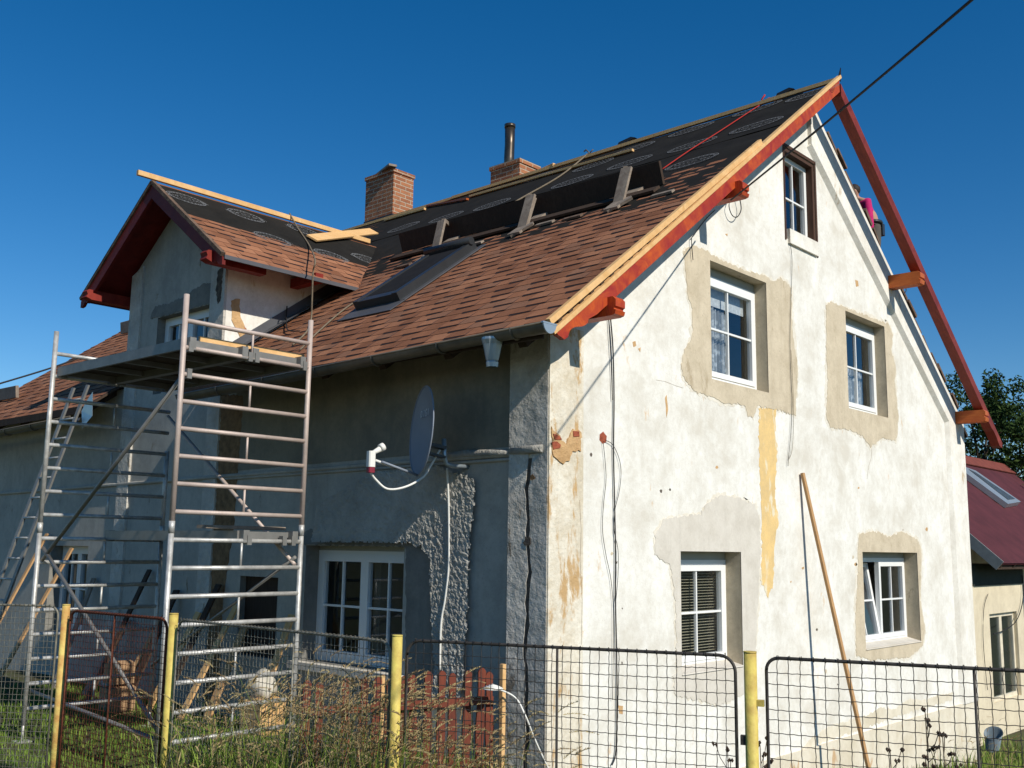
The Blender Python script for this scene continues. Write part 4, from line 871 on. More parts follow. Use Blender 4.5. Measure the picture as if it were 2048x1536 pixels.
# overhead line: from the verge towards the street, above the viewer
c0 = G(1462,400,-.47); 
def cable_dir():
    # end point on the sight line of (1930,0); chosen so that its shadow falls as on the gable
    best = None
    s = SUN
    for t in [i*.05 for i in range(130, 400)]:
        e = CAM + ray(1930,0).normalized()*t
        if e.y > -.6: continue
        d = e-c0; sh = []
        for q in (0.02, .35):
            p = c0+d*q; k = -p.y/s.y if s.y else 0; h_ = p - s*(p.y/s.y); sh.append(h_)
        sl_ = (sh[0].z-sh[1].z)/(sh[0].x-sh[1].x+1e-9); err = abs(sl_-.876)+(0 if sh[1].x < sh[0].x else 5)
        if best is None or err < best[0]: best = (err, t, e)
    return best[2]
ce = cable_dir(); far = c0+(ce-c0)*1.6
rope([c0, c0.lerp(far,.33)+V3((0,0,-.03)), c0.lerp(far,.66)+V3((0,0,-.03)), far], .009, M['cable'], 'black overhead power cable running from the gable up to the top right', 'power_cable', 'power cable')
print('cable end', ce)
a = L(163,714,-.9); b2 = V3(CAM+ray(0,765)*12.5); rope([a, a.lerp(b2,.5)+V3((0,0,-.02)), b2+(b2-a)*.6], .012, M['cable'], 'dark overhead cable leaving the roof at the left picture edge', 'power_cable', 'power cable')

# ------------------------------------------------------------------ satellite dish
sd = thing('satellite_dish', 'grey satellite dish on a bent wall bracket below the gutter', 'satellite dish', tuple(L(900,900,-.2)))
dc = V3((-.52,1.10,3.24)); dn = V3((-.90,.46,.06)).normalized(); du = V3((0,0,1))-dn*dn.z; du.normalize(); dr = du.cross(dn)
mb = MB(); k = 32; rings = 7; o0 = len(mb.v)
for i in range(rings+1):
    rr_ = i/rings
    for j in range(k): t = 2*math.pi*j/k; mb.v.append(tuple(dc+du*(math.sin(t)*.41*rr_)+dr*(math.cos(t)*.37*rr_)+dn*(.075*rr_*rr_-.075)))
for i in range(rings):
    for j in range(k): mb.sm.add(len(mb.f)); mb.f.append([i*k+j, i*k+(j+1)%k, (i+1)*k+(j+1)%k, (i+1)*k+j]); mb.m.append(0)
mb.tube([dc+du*(math.sin(t)*.41)+dr*(math.cos(t)*.37) for t in [2*math.pi*j/k for j in range(k+1)]], .007, 6, caps=False); mb.keep = True
mb.build('reflector', M['dish'], sd)
# the four letters on the dish
mb = MB(); lc = dc+du*.17-dn*.055
def stroke(cx, a, c): 
    f_ = lambda p: lc+dr*(cx+p[0])+du*p[1]+dn*.026
    A, B = f_(a), f_(c); mb.bar(A, B, .009, .003, up=dn)
for cx, ss in ((-.15,[((-.02,-.03),(-.02,.03)),((-.02,.03),(.02,.02)),((.02,.02),(.02,-.02)),((.02,-.02),(-.02,-.03))]), (-.07,[((0,-.03),(0,.03))]), (.0,[((.02,.03),(-.02,.02)),((-.02,.02),(-.02,-.02)),((-.02,-.03),(.02,-.03)),((.02,-.03),(.02,0))]), (.07,[((0,-.03),(0,.03))])):
    for a, c in ss: stroke(cx, a, c)
mb.build('lettering', M['dishprint'], sd)
ln = L(742,918,-1.02)
mb = MB(); mb.tube([dc-du*.41, ln+V3((.08,-.05,-.02))], .012, 8); mb.build('feed_arm', M['dish'], sd)
mb = MB(); mb.tube([ln+V3((.03,-.02,-.01)), ln.lerp(dc-du*.41,.48)], .0125, 8); mb.build('feed_arm', M['whitecable'], sd)
mb = MB(); ax = (dc-ln).normalized(); mb.bar(ln+V3((0,0,.07)), ln+V3((0,.0,-.07)), .065, .065, up=ax, c=.01); mb.tube([ln+V3((0,0,.045)), ln+V3((0,0,.045))+ax*.10], [.018,.026], 12); mb.tube([ln+V3((0,0,.05))+ax*.10, ln+V3((0,0,.05))+ax*.14], .036, 14); o = mb.build('receiver', M['whitecable'], sd)
mb = MB(); mb.bar(ln+V3((0,0,-.072)), ln+V3((0,0,-.12)), .06, .06, up=ax, c=.008); mb.build('receiver_plug', M['redplastic'], sd)
e0 = L(888,878,-.32); e1 = L(889,915,-.32); e2 = L(905,932,-.22); e3 = L(936,934,-.0)
mb = MB(); mb.tube([e0, e1, L(893,927,-.29), e2, e3], .022, 10); mb.build('mast', M['newzinc'], sd)
mb = MB(); mb.bar(dc-dn*.08+du*-.12, e0.lerp(e1,.5), .12,.03); mb.bar(dc-dn*.08+du*-.2, e1, .10,.02); mb.build('bracket', M['blackmetal'], sd)
rope([ln+V3((0,0,-.12)), L(752,960,-.95), L(775,978,-.85), L(810,974,-.7), L(845,955,-.5), L(862,930,-.42), L(880,900,-.36)], .011, M['whitecable'], 'white cable drooping from the dish receiver to its mast', 'cable', 'cable')
rope([L(894,936,-.12), L(897,1000,-.07), L(898,1080,-.06), L(897,1140,-.06), L(890,1200,-.06), L(882,1250,-.07), L(880,1340,-.07)], .011, M['whitecable'], 'white cable hanging straight down the side wall from the dish', 'cable', 'cable')

# ------------------------------------------------------------------ roofer
def skin_body(name, verts, edges, radii, root, mat, parent=None, sub=2):
    me = bpy.data.meshes.new(name); me.from_pydata([tuple(v) for v in verts], edges, []); o = bpy.data.objects.new(name, me); COL.objects.link(o); me.materials.append(mat)
    md = o.modifiers.new('skin', 'SKIN'); md.use_smooth_shade = True
    for i, r_ in enumerate(radii): sv = me.skin_vertices[0].data[i]; sv.radius = (r_[0], r_[1]) if isinstance(r_, tuple) else (r_, r_); sv.use_root = (i == root)
    s2 = o.modifiers.new('sub', 'SUBSURF'); s2.levels = sub; s2.render_levels = sub
    if parent: o.parent = parent; o.matrix_parent_inverse = Matrix.Translation(parent.location).inverted()
    return o
hd = G(1707,384,.6); ch = G(1722,412,.6); pv = G(1738,452,.6)
pn = thing('person', 'roofer in a magenta shirt and dark tool belt crouching behind the right verge', 'person', (pv.x,.6,rz(pv.x)))
sh_ = hd+V3((.10,.02,-.16)); mid = (sh_+pv)/2+V3((.12,.02,.08)); kn1 = V3((pv.x-.28,.50,rz(pv.x-.28)+.10)); kn2 = V3((pv.x-.25,.82,rz(pv.x-.25)+.10)); ft1 = V3((pv.x+.18,.50,rz(pv.x+.18)+.06)); ft2 = V3((pv.x+.2,.84,rz(pv.x+.2)+.06))
hn1 = V3((hd.x-.15,.42,rz(hd.x-.15)+.08)); hn2 = V3((hd.x-.1,.85,rz(hd.x-.1)+.08)); s1 = sh_+V3((0,-.19,-.02)); s2_ = sh_+V3((0,.19,-.02)); el1 = (s1+hn1)/2+V3((.05,-.06,-.02)); el2 = (s2_+hn2)/2+V3((.05,.06,-.02))
hp1 = pv+V3((0,-.1,0)); hp2 = pv+V3((0,.1,0)); nk = sh_.lerp(hd,.5)
vb = [pv, mid, sh_, nk, hd, hd+V3((-.03,0,.07)), s1, el1, hn1, s2_, el2, hn2, hp1, kn1, ft1, hp2, kn2, ft2]
ed = [(0,1),(1,2),(2,3),(3,4),(4,5),(2,6),(6,7),(7,8),(2,9),(9,10),(10,11),(0,12),(12,13),(13,14),(0,15),(15,16),(16,17)]
ra = [(.13,.15),(.13,.15),(.12,.16),.055,.095,.07,.06,.045,.035,.06,.045,.035,.10,.07,.045,.10,.07,.045]
skin_body('body', vb, ed, ra, 0, M['skin'], pn)
skin_body('shirt', [pv+V3((0,0,.03)), mid, sh_, s1, s1.lerp(el1,.8), s2_, s2_.lerp(el2,.8)], [(0,1),(1,2),(2,3),(3,4),(2,5),(5,6)], [(.15,.17),(.15,.18),(.14,.18),.08,.065,.08,.065], 0, M['pink'], pn)
skin_body('trousers', [pv, pv+V3((0,0,-.03)), hp1, kn1, kn1.lerp(ft1,.85), hp2, kn2, kn2.lerp(ft2,.85)], [(0,1),(0,2),(2,3),(3,4),(0,5),(5,6),(6,7)], [(.155,.17),.15,.12,.085,.06,.12,.085,.06], 0, M['trousers'], pn)
mb = MB(); bmh = bmesh.new(); bmesh.ops.create_icosphere(bmh, subdivisions=2, radius=.10); mb.add([hd+V3((.02,0,.035))+v.co*1.0 for v in bmh.verts], [[v.index for v in f.verts] for f in bmh.faces]); bmh.free(); mb.build('hair', M['hair'], pn, smooth=True)
mb = MB(); mb.tube([pv+V3((.155*math.cos(t),.19*math.sin(t),.03)) for t in [2*math.pi*i/16 for i in range(17)]], .03, 6); mb.box(tuple(pv+V3((.14,-.16,-.14))), tuple(pv+V3((.23,-.06,.05)))); mb.build('tool_belt', M['blackmetal'], pn)

# ------------------------------------------------------------------ annexe at the right
an = thing('outbuilding', 'low beige outbuilding with dark red sheet roof behind the right corner of the house', 'outbuilding', (16,3,-.8))
AX0, AX1, AY0, AY1 = 13.42, 16.62, 1.0, 5.2
ab = [14.45,16.15,-.62,1.05]
mb = MB(); lp = [[V3((AX0,AY0,-1.9)),V3((AX1,AY0,-1.9)),V3((AX1,AY0,2.0)),V3((AX0,AY0,2.0))],[V3((ab[0],AY0,ab[2])),V3((ab[1],AY0,ab[2])),V3((ab[1],AY0,ab[3])),V3((ab[0],AY0,ab[3]))]]
mb.add([p for q in lp for p in q], [list(t) for t in tessellate_polygon(lp)])
for i in range(4): a, c = lp[1][i], lp[1][(i+1)%4]; mb.poly([a, c, c+V3((0,.3,0)), a+V3((0,.3,0))])
mb.poly([(AX0,AY0,-1.3),(AX0,AY0,2),(AX0,3.2,4.3),(AX0,AY1,2),(AX0,AY1,-1.3)]); mb.poly([(AX1,AY0,-1.3),(AX1,AY1,-1.3),(AX1,AY1,2),(AX1,AY0,2)]); mb.keep = True; mb.build('wall', M['annex'], an)
mb = MB(); mb.poly([(AX1+.02,AY0+1.2,-1.3),(23.5,AY0+1.2,-1.3),(23.5,AY0+1.2,3),(AX1+.02,AY0+1.2,3)]); mb.build('recessed_wall', M['plaster'], an)
zE, zR, yE, yR = 2.03, 4.52, .45, 3.2
mb = MB(); mb.keep = True; n = 0; x = 13.5; step = .038; prev = None; An = V3((0,-(zR-zE),(yR-yE))).normalized(); i = 0
while x < 23.7:
    o_ = An*(.012 if i % 2 else 0); cur = (V3((x,yE,zE))+o_, V3((x,yR,zR))+o_)
    if prev: mb.poly([prev[0], cur[0], cur[1], prev[1]])
    prev = cur; x += step; i += 1
mb.poly([(13.5,yR,zR),(23.7,yR,zR),(23.7,6.0,zE),(13.5,6.0,zE)]); mb.poly([V3((13.5,yE,zE))-An*.03, V3((13.5,yR,zR))-An*.03, V3((23.7,yR,zR))-An*.03, V3((23.7,yE,zE))-An*.03])
rf = mb.build('roof', M['metalroof'], an)
mb = MB(); mb.bar((13.5,yR-.03,zR+.03),(23.7,yR-.03,zR+.03),.42,.03,up=An); 
o = mb.build('ridge_cap', simple('orange_red_ridge', (.20,.05,.035), .8, var=.3)); o.parent = rf; o.matrix_parent_inverse = parent_inv(an) if False else Matrix.Translation(an.location).inverted()@Matrix.Translation(an.location)
mb = MB(); mb.bar((13.47,yE-.0,zE-.04),(13.47,yR,zR-.04),.03,.20,up=An); mb.build('verge_board', M['lead'] if False else simple('grey_verge', (.33,.33,.31), .5, .2), an)
mb = MB(); mb.bar((13.6,yE+.12,zE-.07),(23,yE+.12,zE-.07),.08,.08)
for i in range(9): mb.bar((13.7+i*.8,yE+.05,zE-.05),(13.7+i*.8,AY0,zE+.35),.08,.1)
mb.build('rafters', M['darkwood'], an)
# dark ribbed strip standing in for the overhang's shadow on the wall
mb = MB(); mb.keep=True
for i in range(64): x = AX0+.03+i*.05; mb.box((x,AY0-.03,1.60),(x+.03,AY0-.004,2.0)); 
mb.box((AX0,AY0-.026,1.63),(AX1,AY0-.002,2.0)); mb.build('eave_shadow_strip', simple('eave_shadow_dark', (.05,.06,.05), .7), an)
mb = MB(); d = .07; fx = lambda u0,u1,v0,v1: mb.box((ab[0]+u0,AY0+d,ab[2]+v0),(ab[0]+u1,AY0+d+.06,ab[2]+v1)); w_ = ab[1]-ab[0]; h_ = ab[3]-ab[2]
fx(0,.09,0,h_); fx(w_-.09,w_,0,h_); fx(.09,w_-.09,0,.08); fx(.09,w_-.09,h_-.08,h_); fx(w_*.46,w_*.55,.08,h_-.08); fw = mb.build('window_frame', simple('beige_frame', (.74,.66,.50), .6), an)
mb = MB(); mb.box((ab[0]+.06,AY0+d+.02,ab[2]+.06),(ab[1]-.06,AY0+d+.03,ab[3]-.06)); mb.build('pane', M['glass'], an)
mb = MB(); mb.box((ab[0]-.5,AY0+1.1,-1.2),(ab[1]+.5,AY0+1.15,2)); mb.build('inner_wall', M['room'], an)
rope([G(1935+a, c, AY0-.05) for a, c in ((109,1150),(112,1180),(108,1215),(95,1245),(70,1262),(52,1268))], .010, M['cable'], 'black cable looping down the corner of the beige outbuilding', 'cable', 'cable')
rope([G(a, c, AY0-.03) for a, c in ((1976,1188),(1968,1215),(1966,1270),(1970,1330),(1975,1380))], .006, M['cable'], 'thin wire hanging left of the outbuilding window', 'wire', 'wire')
# skylight on the annexe roof
def AR(px, py, t=0): p = onpl(px, py, (0,yE,zE), An); return p+An*t
mb = MB(); q = [AR(1924,943,.02),AR(1944,950,.02),AR(2034,1012,.02),AR(2008,1017,.02),AR(1920,952,.02)]; mb.prism(q, An*.12); mb.build('skylight', M['newzinc'], an)
mb = MB(); q = [AR(1928,947,.15),AR(1943,954,.15),AR(2022,1007,.15),AR(2008,1009,.15)]; mb.poly(q); mb.build('skylight_pane', simple('sky_glass', (.10,.13,.17), .1, spec=.8), an)

# ------------------------------------------------------------------ fence posts and panels
def fpos(px, py, z=1.70): return onax(px, py, 2, z)
FP = {k: fpos(*v) for k, v in dict(a=(5,1207), b=(133,1210), c=(348,1228), d=(795,1272), e=(1500,1305), f=(2048,1333)).items()}
def post(p, r_, mat, label):
    t = thing('fence_post', label, 'fence post', (p.x,p.y,gz(p.x,p.y)), 'yellow fence posts')
    mb = MB(); mb.tube([(p.x,p.y,gz(p.x,p.y)-.3),(p.x,p.y,p.z)], r_, 18); mb.build('tube', mat, t)
    mb = MB(); mb.tube([(p.x,p.y,p.z-.002),(p.x,p.y,p.z+.006)], r_+.001, 18); mb.build('cap', mat, t)
    return t
post(FP['b'], .030, M['yellowrust'], 'rusty yellow fence post at the far left of the gate')
post(FP['c'], .031, M['yellowpost'], 'yellow fence post in front of the scaffold, right of the rusty gate')
post(FP['d'], .029, M['yellowpost'], 'yellow fence post among the tall dry grass below the side window')
pe = post(FP['e'], .032, M['yellowpost'], 'thick yellow fence post in front of the white gable wall')
def panel(p0, p1, ztop, hgt, mat, label, cell=(.05,.058), frame_r=.0085, midbar=None, wr=.0023, corner=.08, sd=1, cat='fence panel'):
    r_ = random.Random(sd); p0 = V3(p0); p1 = V3(p1); Ln = (V3((p1.x,p1.y,0))-V3((p0.x,p0.y,0))).length; U = V3((p1.x-p0.x,p1.y-p0.y,0)).normalized(); Nn = U.cross(V3((0,0,1)))
    P = lambda u, z, n_=0.0: V3((p0.x,p0.y,0))+U*u+V3((0,0,z))+Nn*n_
    t = thing('mesh_panel', label, cat, tuple(P(Ln/2, ztop-hgt)), 'wire mesh fence panels')
    c = corner; arc = lambda cx, cz, a0, a1: [P(cx+c*math.cos(a0+(a1-a0)*k/6), cz+c*math.sin(a0+(a1-a0)*k/6)) for k in range(7)]
    pts = [P(0, ztop-hgt), P(0, ztop-c)] + arc(c, ztop-c, math.pi, math.pi/2) + arc(Ln-c, ztop-c, math.pi/2, 0) + [P(Ln, ztop-hgt)]
    mb = MB(); mb.tube(pts, frame_r, 8); mb.tube([P(0,ztop-hgt),P(Ln,ztop-hgt)], frame_r, 8)
    if midbar: mb.tube([P(Ln*midbar,ztop-hgt),P(Ln*midbar,ztop)], frame_r*.8, 8)
    mb.build('frame', mat, t)
    mb = MB(); mb.keep = True
    nv = int(Ln/cell[0]); nh = int(hgt/cell[1]); ph = r_.random()*6
    for i in range(1, nv):
        u = Ln*i/nv; pts = []; k = 0; z = ztop+.012; s_ = r_.uniform(-.006,.006); tl = r_.uniform(-.008,.008)
        while z > ztop-hgt:
            w_ = .0013*math.sin((z)*2*math.pi/cell[1]+math.pi*(i%2)); bow = .0035*math.sin(z*5+u*3+ph); pts.append(P(u+s_*math.sin(z*3)+bow+w_+tl*(ztop-z), z, w_*.8)); z -= cell[1]/4
        mb.tube(pts, wr, 3, caps=False)
        mb.tube([P(u,ztop+.012,.0),P(u+.004,ztop+.013,.012),P(u+.006,ztop-.01,.016)], wr, 3, caps=False)
    for j in range(1, nh+1):
        z0 = ztop-.01-cell[1]*j; pts = []; u = 0; s_ = r_.uniform(-.006,.006)
        while u < Ln: w_ = .0013*math.sin(u*2*math.pi/cell[0]+math.pi*(j%2)); pts.append(P(u, z0+s_*math.sin(u*2+j)+.004*math.sin(u*3+z0*4+ph)+w_, -w_*.8)); u += cell[0]/4
        mb.tube(pts, wr, 3, caps=False)
    mb.build('mesh', mat, t); return t
def lerpf(a, b_, t): return FP[a].lerp(FP[b_], t)
def onseg(a, b_, px):
    # point of the fence line a-b seen in column px
    A, B = FP[a], FP[b_]; lo, hi = -1.0, 2.5
    for _ in range(50):
        md_ = (lo+hi)/2; p = A.lerp(B, md_); d = p-CAM; x = 1024+FPX*d.dot(RT)/d.dot(FW)
        if x < px: lo = md_
        else: hi = md_
    return A.lerp(B, (lo+hi)/2)
HG = 1.25
panel(onseg('a','b',-60), onseg('a','b',118), 1.69, HG, M['wirel'], 'wire mesh fence panel at the left picture edge, left of the rusty post', cell=(.036,.045), sd=1, midbar=None)
panel(onseg('b','c',143), onseg('b','c',336), 1.66, HG, M['rustwire'], 'narrow rusty mesh gate between the two left yellow posts', cell=(.034,.043), midbar=.48, frame_r=.010, sd=2, cat='gate')
panel(onseg('c','d',358), onseg('c','d',782), 1.665, HG, M['wirel'], 'wire mesh panel in front of the scaffold, behind the dry grass', cell=(.038,.046), midbar=.6, sd=3)
panel(onseg('d','e',815), onseg('d','e',1470), 1.68, HG, M['wire'], 'wire mesh gate leaf in front of the house corner, with a middle bar', midbar=.485, sd=4)
panel(onseg('e','f',1532), onseg('e','f',2260), 1.68, HG, M['wire'], 'wire mesh panel with rounded corner at the right, in front of the gable', cell=(.054,.058), midbar=.60, sd=5, corner=.06)
pE = FP['e']
for (px, dzz, lab) in ((1478,-.42,'l'),(1526,-.24,'r')):
    q = onseg('d','e',px) if lab == 'l' else onseg('e','f',px); mb = MB(); mb.bar((pE.x,pE.y,pE.z+dzz),(q.x,q.y,pE.z+dzz),.03,.045 if lab=='l' else .03); mb.build('hinge', M['wire'] if lab=='l' else M['yellowpost'], pe)

# ------------------------------------------------------------------ picket fence, stake, white cap
pk = thing('picket_fence', 'faded red picket fence behind the wire mesh near the house corner', 'fence', (0,1.6,.25))
A0 = onax(984,1337,2,1.24); B0 = onax(612,1366,2,1.20); n = 15; dirp = (B0-A0).normalized()
Ap = V3((A0.x,A0.y,0)); 
for i in range(n):
    if i in (12,): continue
    p = A0.lerp(B0, i/(n-1)); zt_ = A0.z+(B0.z-A0.z)*i/(n-1)+rnd.uniform(-.03,.02); zb_ = gz(p.x,p.y)-.02; w_ = .064; nn_ = dirp.cross(V3((0,0,1)))
    prof = []; k = 14
    for q in range(k+1):
        z = zb_+(zt_-zb_-.03)*q/k; wob = 1+.16*math.cos((z-zb_)*12); prof.append((w_/2*wob, z))
    prof += [(w_*.36, zt_-.012), (w_*.15, zt_)]
    lean = rnd.uniform(-.03,.03)
    poly = [p*0+V3((p.x,p.y,0))+dirp*(a+lean*(z-zb_))+V3((0,0,z)) for a, z in prof]+[V3((p.x,p.y,0))+dirp*(-a+lean*(z-zb_))+V3((0,0,z)) for a, z in prof[::-1]]
    mb = MB(); mb.prism(poly, nn_*.018); mb.build('picket', M['picket'], pk)
for zz_ in (1.0,.52):
    mb = MB(); a = V3((A0.x,A0.y,zz_)); c = V3((B0.x,B0.y,zz_)); mb.bar(a-nn_*.02, c-nn_*.02, .03, .06); mb.build('rail', M['picket'], pk)
ps = onax(1006,1328,2,1.28); st_ = thing('wooden_stake', 'pale wooden stake standing at the right end of the red picket fence', 'stake', (ps.x,ps.y,gz(ps.x,ps.y)))
mb = MB(); mb.bar((ps.x,ps.y,gz(ps.x,ps.y)-.1),(ps.x,ps.y,1.28),.04,.04,c=.004); mb.build('post', M['pine'], st_)
cp = onax(985,1378,1,ps.y-.06); mb = MB(); 
for k in range(5): r0 = .085*math.cos(k*.33); mb.tube([cp+V3((0,0,.008*k)), cp+V3((0,0,.008*(k+1)))], [r0, .085*math.cos((k+1)*.33)], 16)
tag(mb.build('lid', M['whitecable']), 'white plastic lid hooked on the pale wooden stake', 'lid')
rope([cp+V3((.05,0,0)), onax(1030,1395,1,ps.y-.1), onax(1050,1430,1,ps.y-.2), onax(1070,1480,1,ps.y-.2), onax(1100,1545,1,ps.y-.2)], .008, M['whitecable'], 'white hose bending down from the wooden stake to the ground', 'hose', 'hose')
p2 = onax(765,1350,2,1.17); st2 = thing('wooden_stake', 'pale wooden stake beside the yellow post in the tall grass', 'stake', (p2.x,p2.y,gz(p2.x,p2.y)))
mb = MB(); mb.bar((p2.x,p2.y,gz(p2.x,p2.y)-.1),(p2.x,p2.y,1.17),.035,.035,c=.004); mb.build('post', M['pine'], st2)

# ------------------------------------------------------------------ stored timber and things by the side wall
def lean_plank(y, x0, zt_, wy, mat, label, th=.025, dy=0.0):
    mb = MB(); zb_ = gz(x0,y); mb.bar((x0,y,zb_),(-.06,y+dy,zt_),th,wy,up=(0,1,0)); return tag(mb.build('plank', M[mat] if isinstance(mat,str) else mat), label, 'plank', 'planks leaning on the side wall')
LP = [(3.55,-.5,1.45,.10,'pine','wide pine plank leaning right of the boarded opening under the scaffold'),(4.35,-.55,1.25,.12,'plank','brown plank leaning directly below the boarded opening'),(4.8,-.6,1.50,.09,'pine','narrow pine plank leaning left of the boarded opening'),(5.1,-.7,1.72,.10,'darkwood','dark plank leaning at the brown stained strip'),(5.5,-.6,1.38,.11,'pine','pine plank leaning under the dormer, right of the dark board'),(5.85,-.7,1.62,.12,'darkwood','broad dark board leaning under the dormer window'),(6.2,-.65,1.28,.10,'plank','short brown plank leaning below the dormer'),(6.55,-.8,1.85,.09,'darkwood','tall narrow dark plank leaning under the dormer'),(7.05,-.6,1.2,.12,'greywood','grey weathered plank leaning near the left dormer corner'),(8.1,-.5,1.7,.1,'greywood','grey plank leaning between dormer and far window'),(8.9,-.9,2.1,.08,'plank','brown stained plank leaning beside the far side window'),(9.6,-1.0,2.3,.07,'plank','long thin brown plank leaning at the far end of the side wall')]
for y,x0,zt_,wy,mt,lb_ in LP: lean_plank(y,x0,zt_,wy,mt,lb_,dy=rnd.uniform(-.25,.1))
def box_thing(c, s, mat, label, cat, rot=0.0):
    t = thing('box', label, cat, tuple(c)); mb = MB(); cx,cy,cz = c
    mb.box((cx-s[0]/2,cy-s[1]/2,cz),(cx+s[0]/2,cy+s[1]/2,cz+s[2])); mb.build('carton', mat, t); mb = MB(); mb.prism([V3((cx-s[0]/2,cy-s[1]/2,cz+s[2]+.001)),V3((cx+s[0]/2,cy-s[1]/2,cz+s[2]+.001)),V3((cx+s[0]/2,cy-s[1]*.05,cz+s[2]+.03)),V3((cx-s[0]/2,cy-s[1]*.05,cz+s[2]+.03))],(0,0,.004)); mb.build('flap', mat, t)
box_thing((-.75,5.9,gz(-.75,5.9)),(.3,.28,.26),M['card'],'lower brown cardboard box of the pair near the rusty gate','cardboard box'); box_thing((-.75,5.9,gz(-.75,5.9)+.31),(.26,.24,.22),M['card'],'upper brown cardboard box standing on the other one','cardboard box')
box_thing((-.55,3.3,gz(-.55,3.3)),(.3,.34,.32),M['pine'],'pale crate below the side window behind the scaffold','crate')
# pale sack
mb = MB(); bmh = bmesh.new(); bmesh.ops.create_icosphere(bmh, subdivisions=3, radius=1); ct = V3((-.55,3.35,gz(-.5,3.3)+.44))
mb.add([ct+V3((v.co.x*.14,v.co.y*.20,v.co.z*.13+.03*math.sin(v.co.x*5)+.05*max(0,v.co.z)**3)) for v in bmh.verts], [[v.index for v in f.verts] for f in bmh.faces]); bmh.free(); tag(mb.build('sack', M['sack'], smooth=True), 'pale sack lying on top of the crate below the side window', 'sack')
# window sill board of the lower side window
mb = MB(); mb.box((-.10,1.78,.90),(.17,3.55,.975)); mb.build('window_sill', M['cementg'], house)
pb3 = onax(1985,1497,2,gz(10.0,-.6)+.1)
mb = MB(); pr = [(0,.10),(.02,.115),(.28,.14),(.30,.15),(.28,.15)]
for i in range(len(pr)-1):
    for k in range(18):
        t0, t1 = 2*math.pi*k/18, 2*math.pi*(k+1)/18; f_ = lambda q, t: pb3+V3((math.cos(t)*pr[q][1]*.7+pr[q][0]*.3, math.sin(t)*pr[q][1], math.cos(t)*pr[q][1]*.6+pr[q][0]*.8))
        mb.poly([f_(i,t0),f_(i,t1),f_(i+1,t1),f_(i+1,t0)])
tag(mb.build('bucket', M['bucket'], smooth=True), 'pale ribbed bucket tipped over in the grass by the outbuilding', 'bucket')

# ------------------------------------------------------------------ vegetation
def blade(mb, p, h_, w_, lean, m_, segs=3, droop=.3):
    a = lean; dx, dy = math.cos(a), math.sin(a); sx_, sy_ = -dy*w_/2, dx*w_/2; o = len(mb.v)
    for i in range(segs):
        t = i/segs; b_ = droop*h_*t*t; q = (p[0]+dx*b_, p[1]+dy*b_, p[2]+h_*t*(1-.15*t)); k = 1-t*.75
        mb.v += [(q[0]-sx_*k,q[1]-sy_*k,q[2]),(q[0]+sx_*k,q[1]+sy_*k,q[2])]
    mb.v.append((p[0]+dx*droop*h_, p[1]+dy*droop*h_, p[2]+h_*.86))
    for i in range(segs-1): mb.f.append([o+2*i,o+2*i+1,o+2*i+3,o+2*i+2]); mb.m.append(m_)
    mb.f.append([o+2*segs-2,o+2*segs-1,o+2*segs]); mb.m.append(m_)
def head(mb, top, d, ln_, m_):
    # loose nodding panicle of small spikelets
    side = d.cross(V3((0,0,1)))
    for i in range(34):
        t = i/34; c = top+d*(ln_*t)+V3((0,0,-.25*ln_*t*t)); s_ = .015*(1-t*.6); a = rnd.uniform(0,6.28); v = (d*1.1+V3((math.cos(a),math.sin(a),.35))*.7).normalized()*s_*1.5; sd_ = V3((-math.sin(a),math.cos(a),.4))*.0026
        mb.v += [tuple(c-sd_),tuple(c+sd_),tuple(c+v+sd_*.5),tuple(c+v-sd_*.5)]; k = len(mb.v); mb.f.append([k-4,k-3,k-2,k-1]); mb.m.append(m_)
GM = [M['grass%d' % i] for i in range(5)]
lawn = MB(); lawn.keep = True
for i in range(30000):
    x = rnd.uniform(-3.2,.0); y = rnd.uniform(-1.5,8.5)
    if rnd.random() < .3: x = rnd.uniform(0,13.5); y = -rnd.uniform(.08,2.6)
    if x < -2.0 and y < 0 and rnd.random() < .5: continue
    blade(lawn, (x,y,gz(x,y)-.01), rnd.uniform(.04,.12), .010, rnd.uniform(0,6.28), rnd.choice([0,0,1,2]), 2)
struct(lawn.build('lawn_grass', GM), 'stuff')
tall = MB(); tall.keep = True
def scatter(a, b_, n_, hmin, hmax, wide, dry, m_head=.3):
    for i in range(n_):
        t = rnd.random(); c = a.lerp(b_, t); off_ = rnd.gauss(0, wide); d = (b_-a).normalized(); nn2 = V3((d.y,-d.x,0)); x = c.x+nn2.x*off_+rnd.gauss(0,.03); y = c.y+nn2.y*off_
        h_ = rnd.uniform(hmin,hmax); z = gz(x,y); la = rnd.gauss(math.atan2(RT.y,RT.x), 1.3)
        if rnd.random() < m_head:
            dr_ = rnd.uniform(.15,.5); m_ = rnd.choice([0,1,1,3,3]); blade(tall, (x,y,z), h_*1.15, .006, la, m_, 4, dr_); tp = V3((x+math.cos(la)*dr_*h_*1.0, y+math.sin(la)*dr_*h_*1.0, z+h_*.98)); dd = V3((math.cos(la)*.6,math.sin(la)*.6,.5 if dr_ < .4 else .1)).normalized(); head(tall, tp, dd, rnd.uniform(.10,.17), 3 if rnd.random() < .55 else 4)
        else: blade(tall, (x,y,z), h_*rnd.uniform(.5,.95), .015, la, rnd.choice([0,1,1,2]) if rnd.random() > dry else 3, 4, rnd.uniform(.15,.7))
sg = lambda a, b_, px: onseg(a, b_, px)
scatter(sg('c','d',400), sg('c','d',700), 1300, .45, 1.0, .12, .18, .22)
scatter(sg('c','d',560), sg('c','d',800), 1100, .5, 1.1, .10, .18, .22)
scatter(sg('c','d',700), FP['d'], 700, .5, 1.2, .08, .15, .25)
scatter(FP['d'], sg('d','e',930), 520, .35, .9, .08, .15, .14)
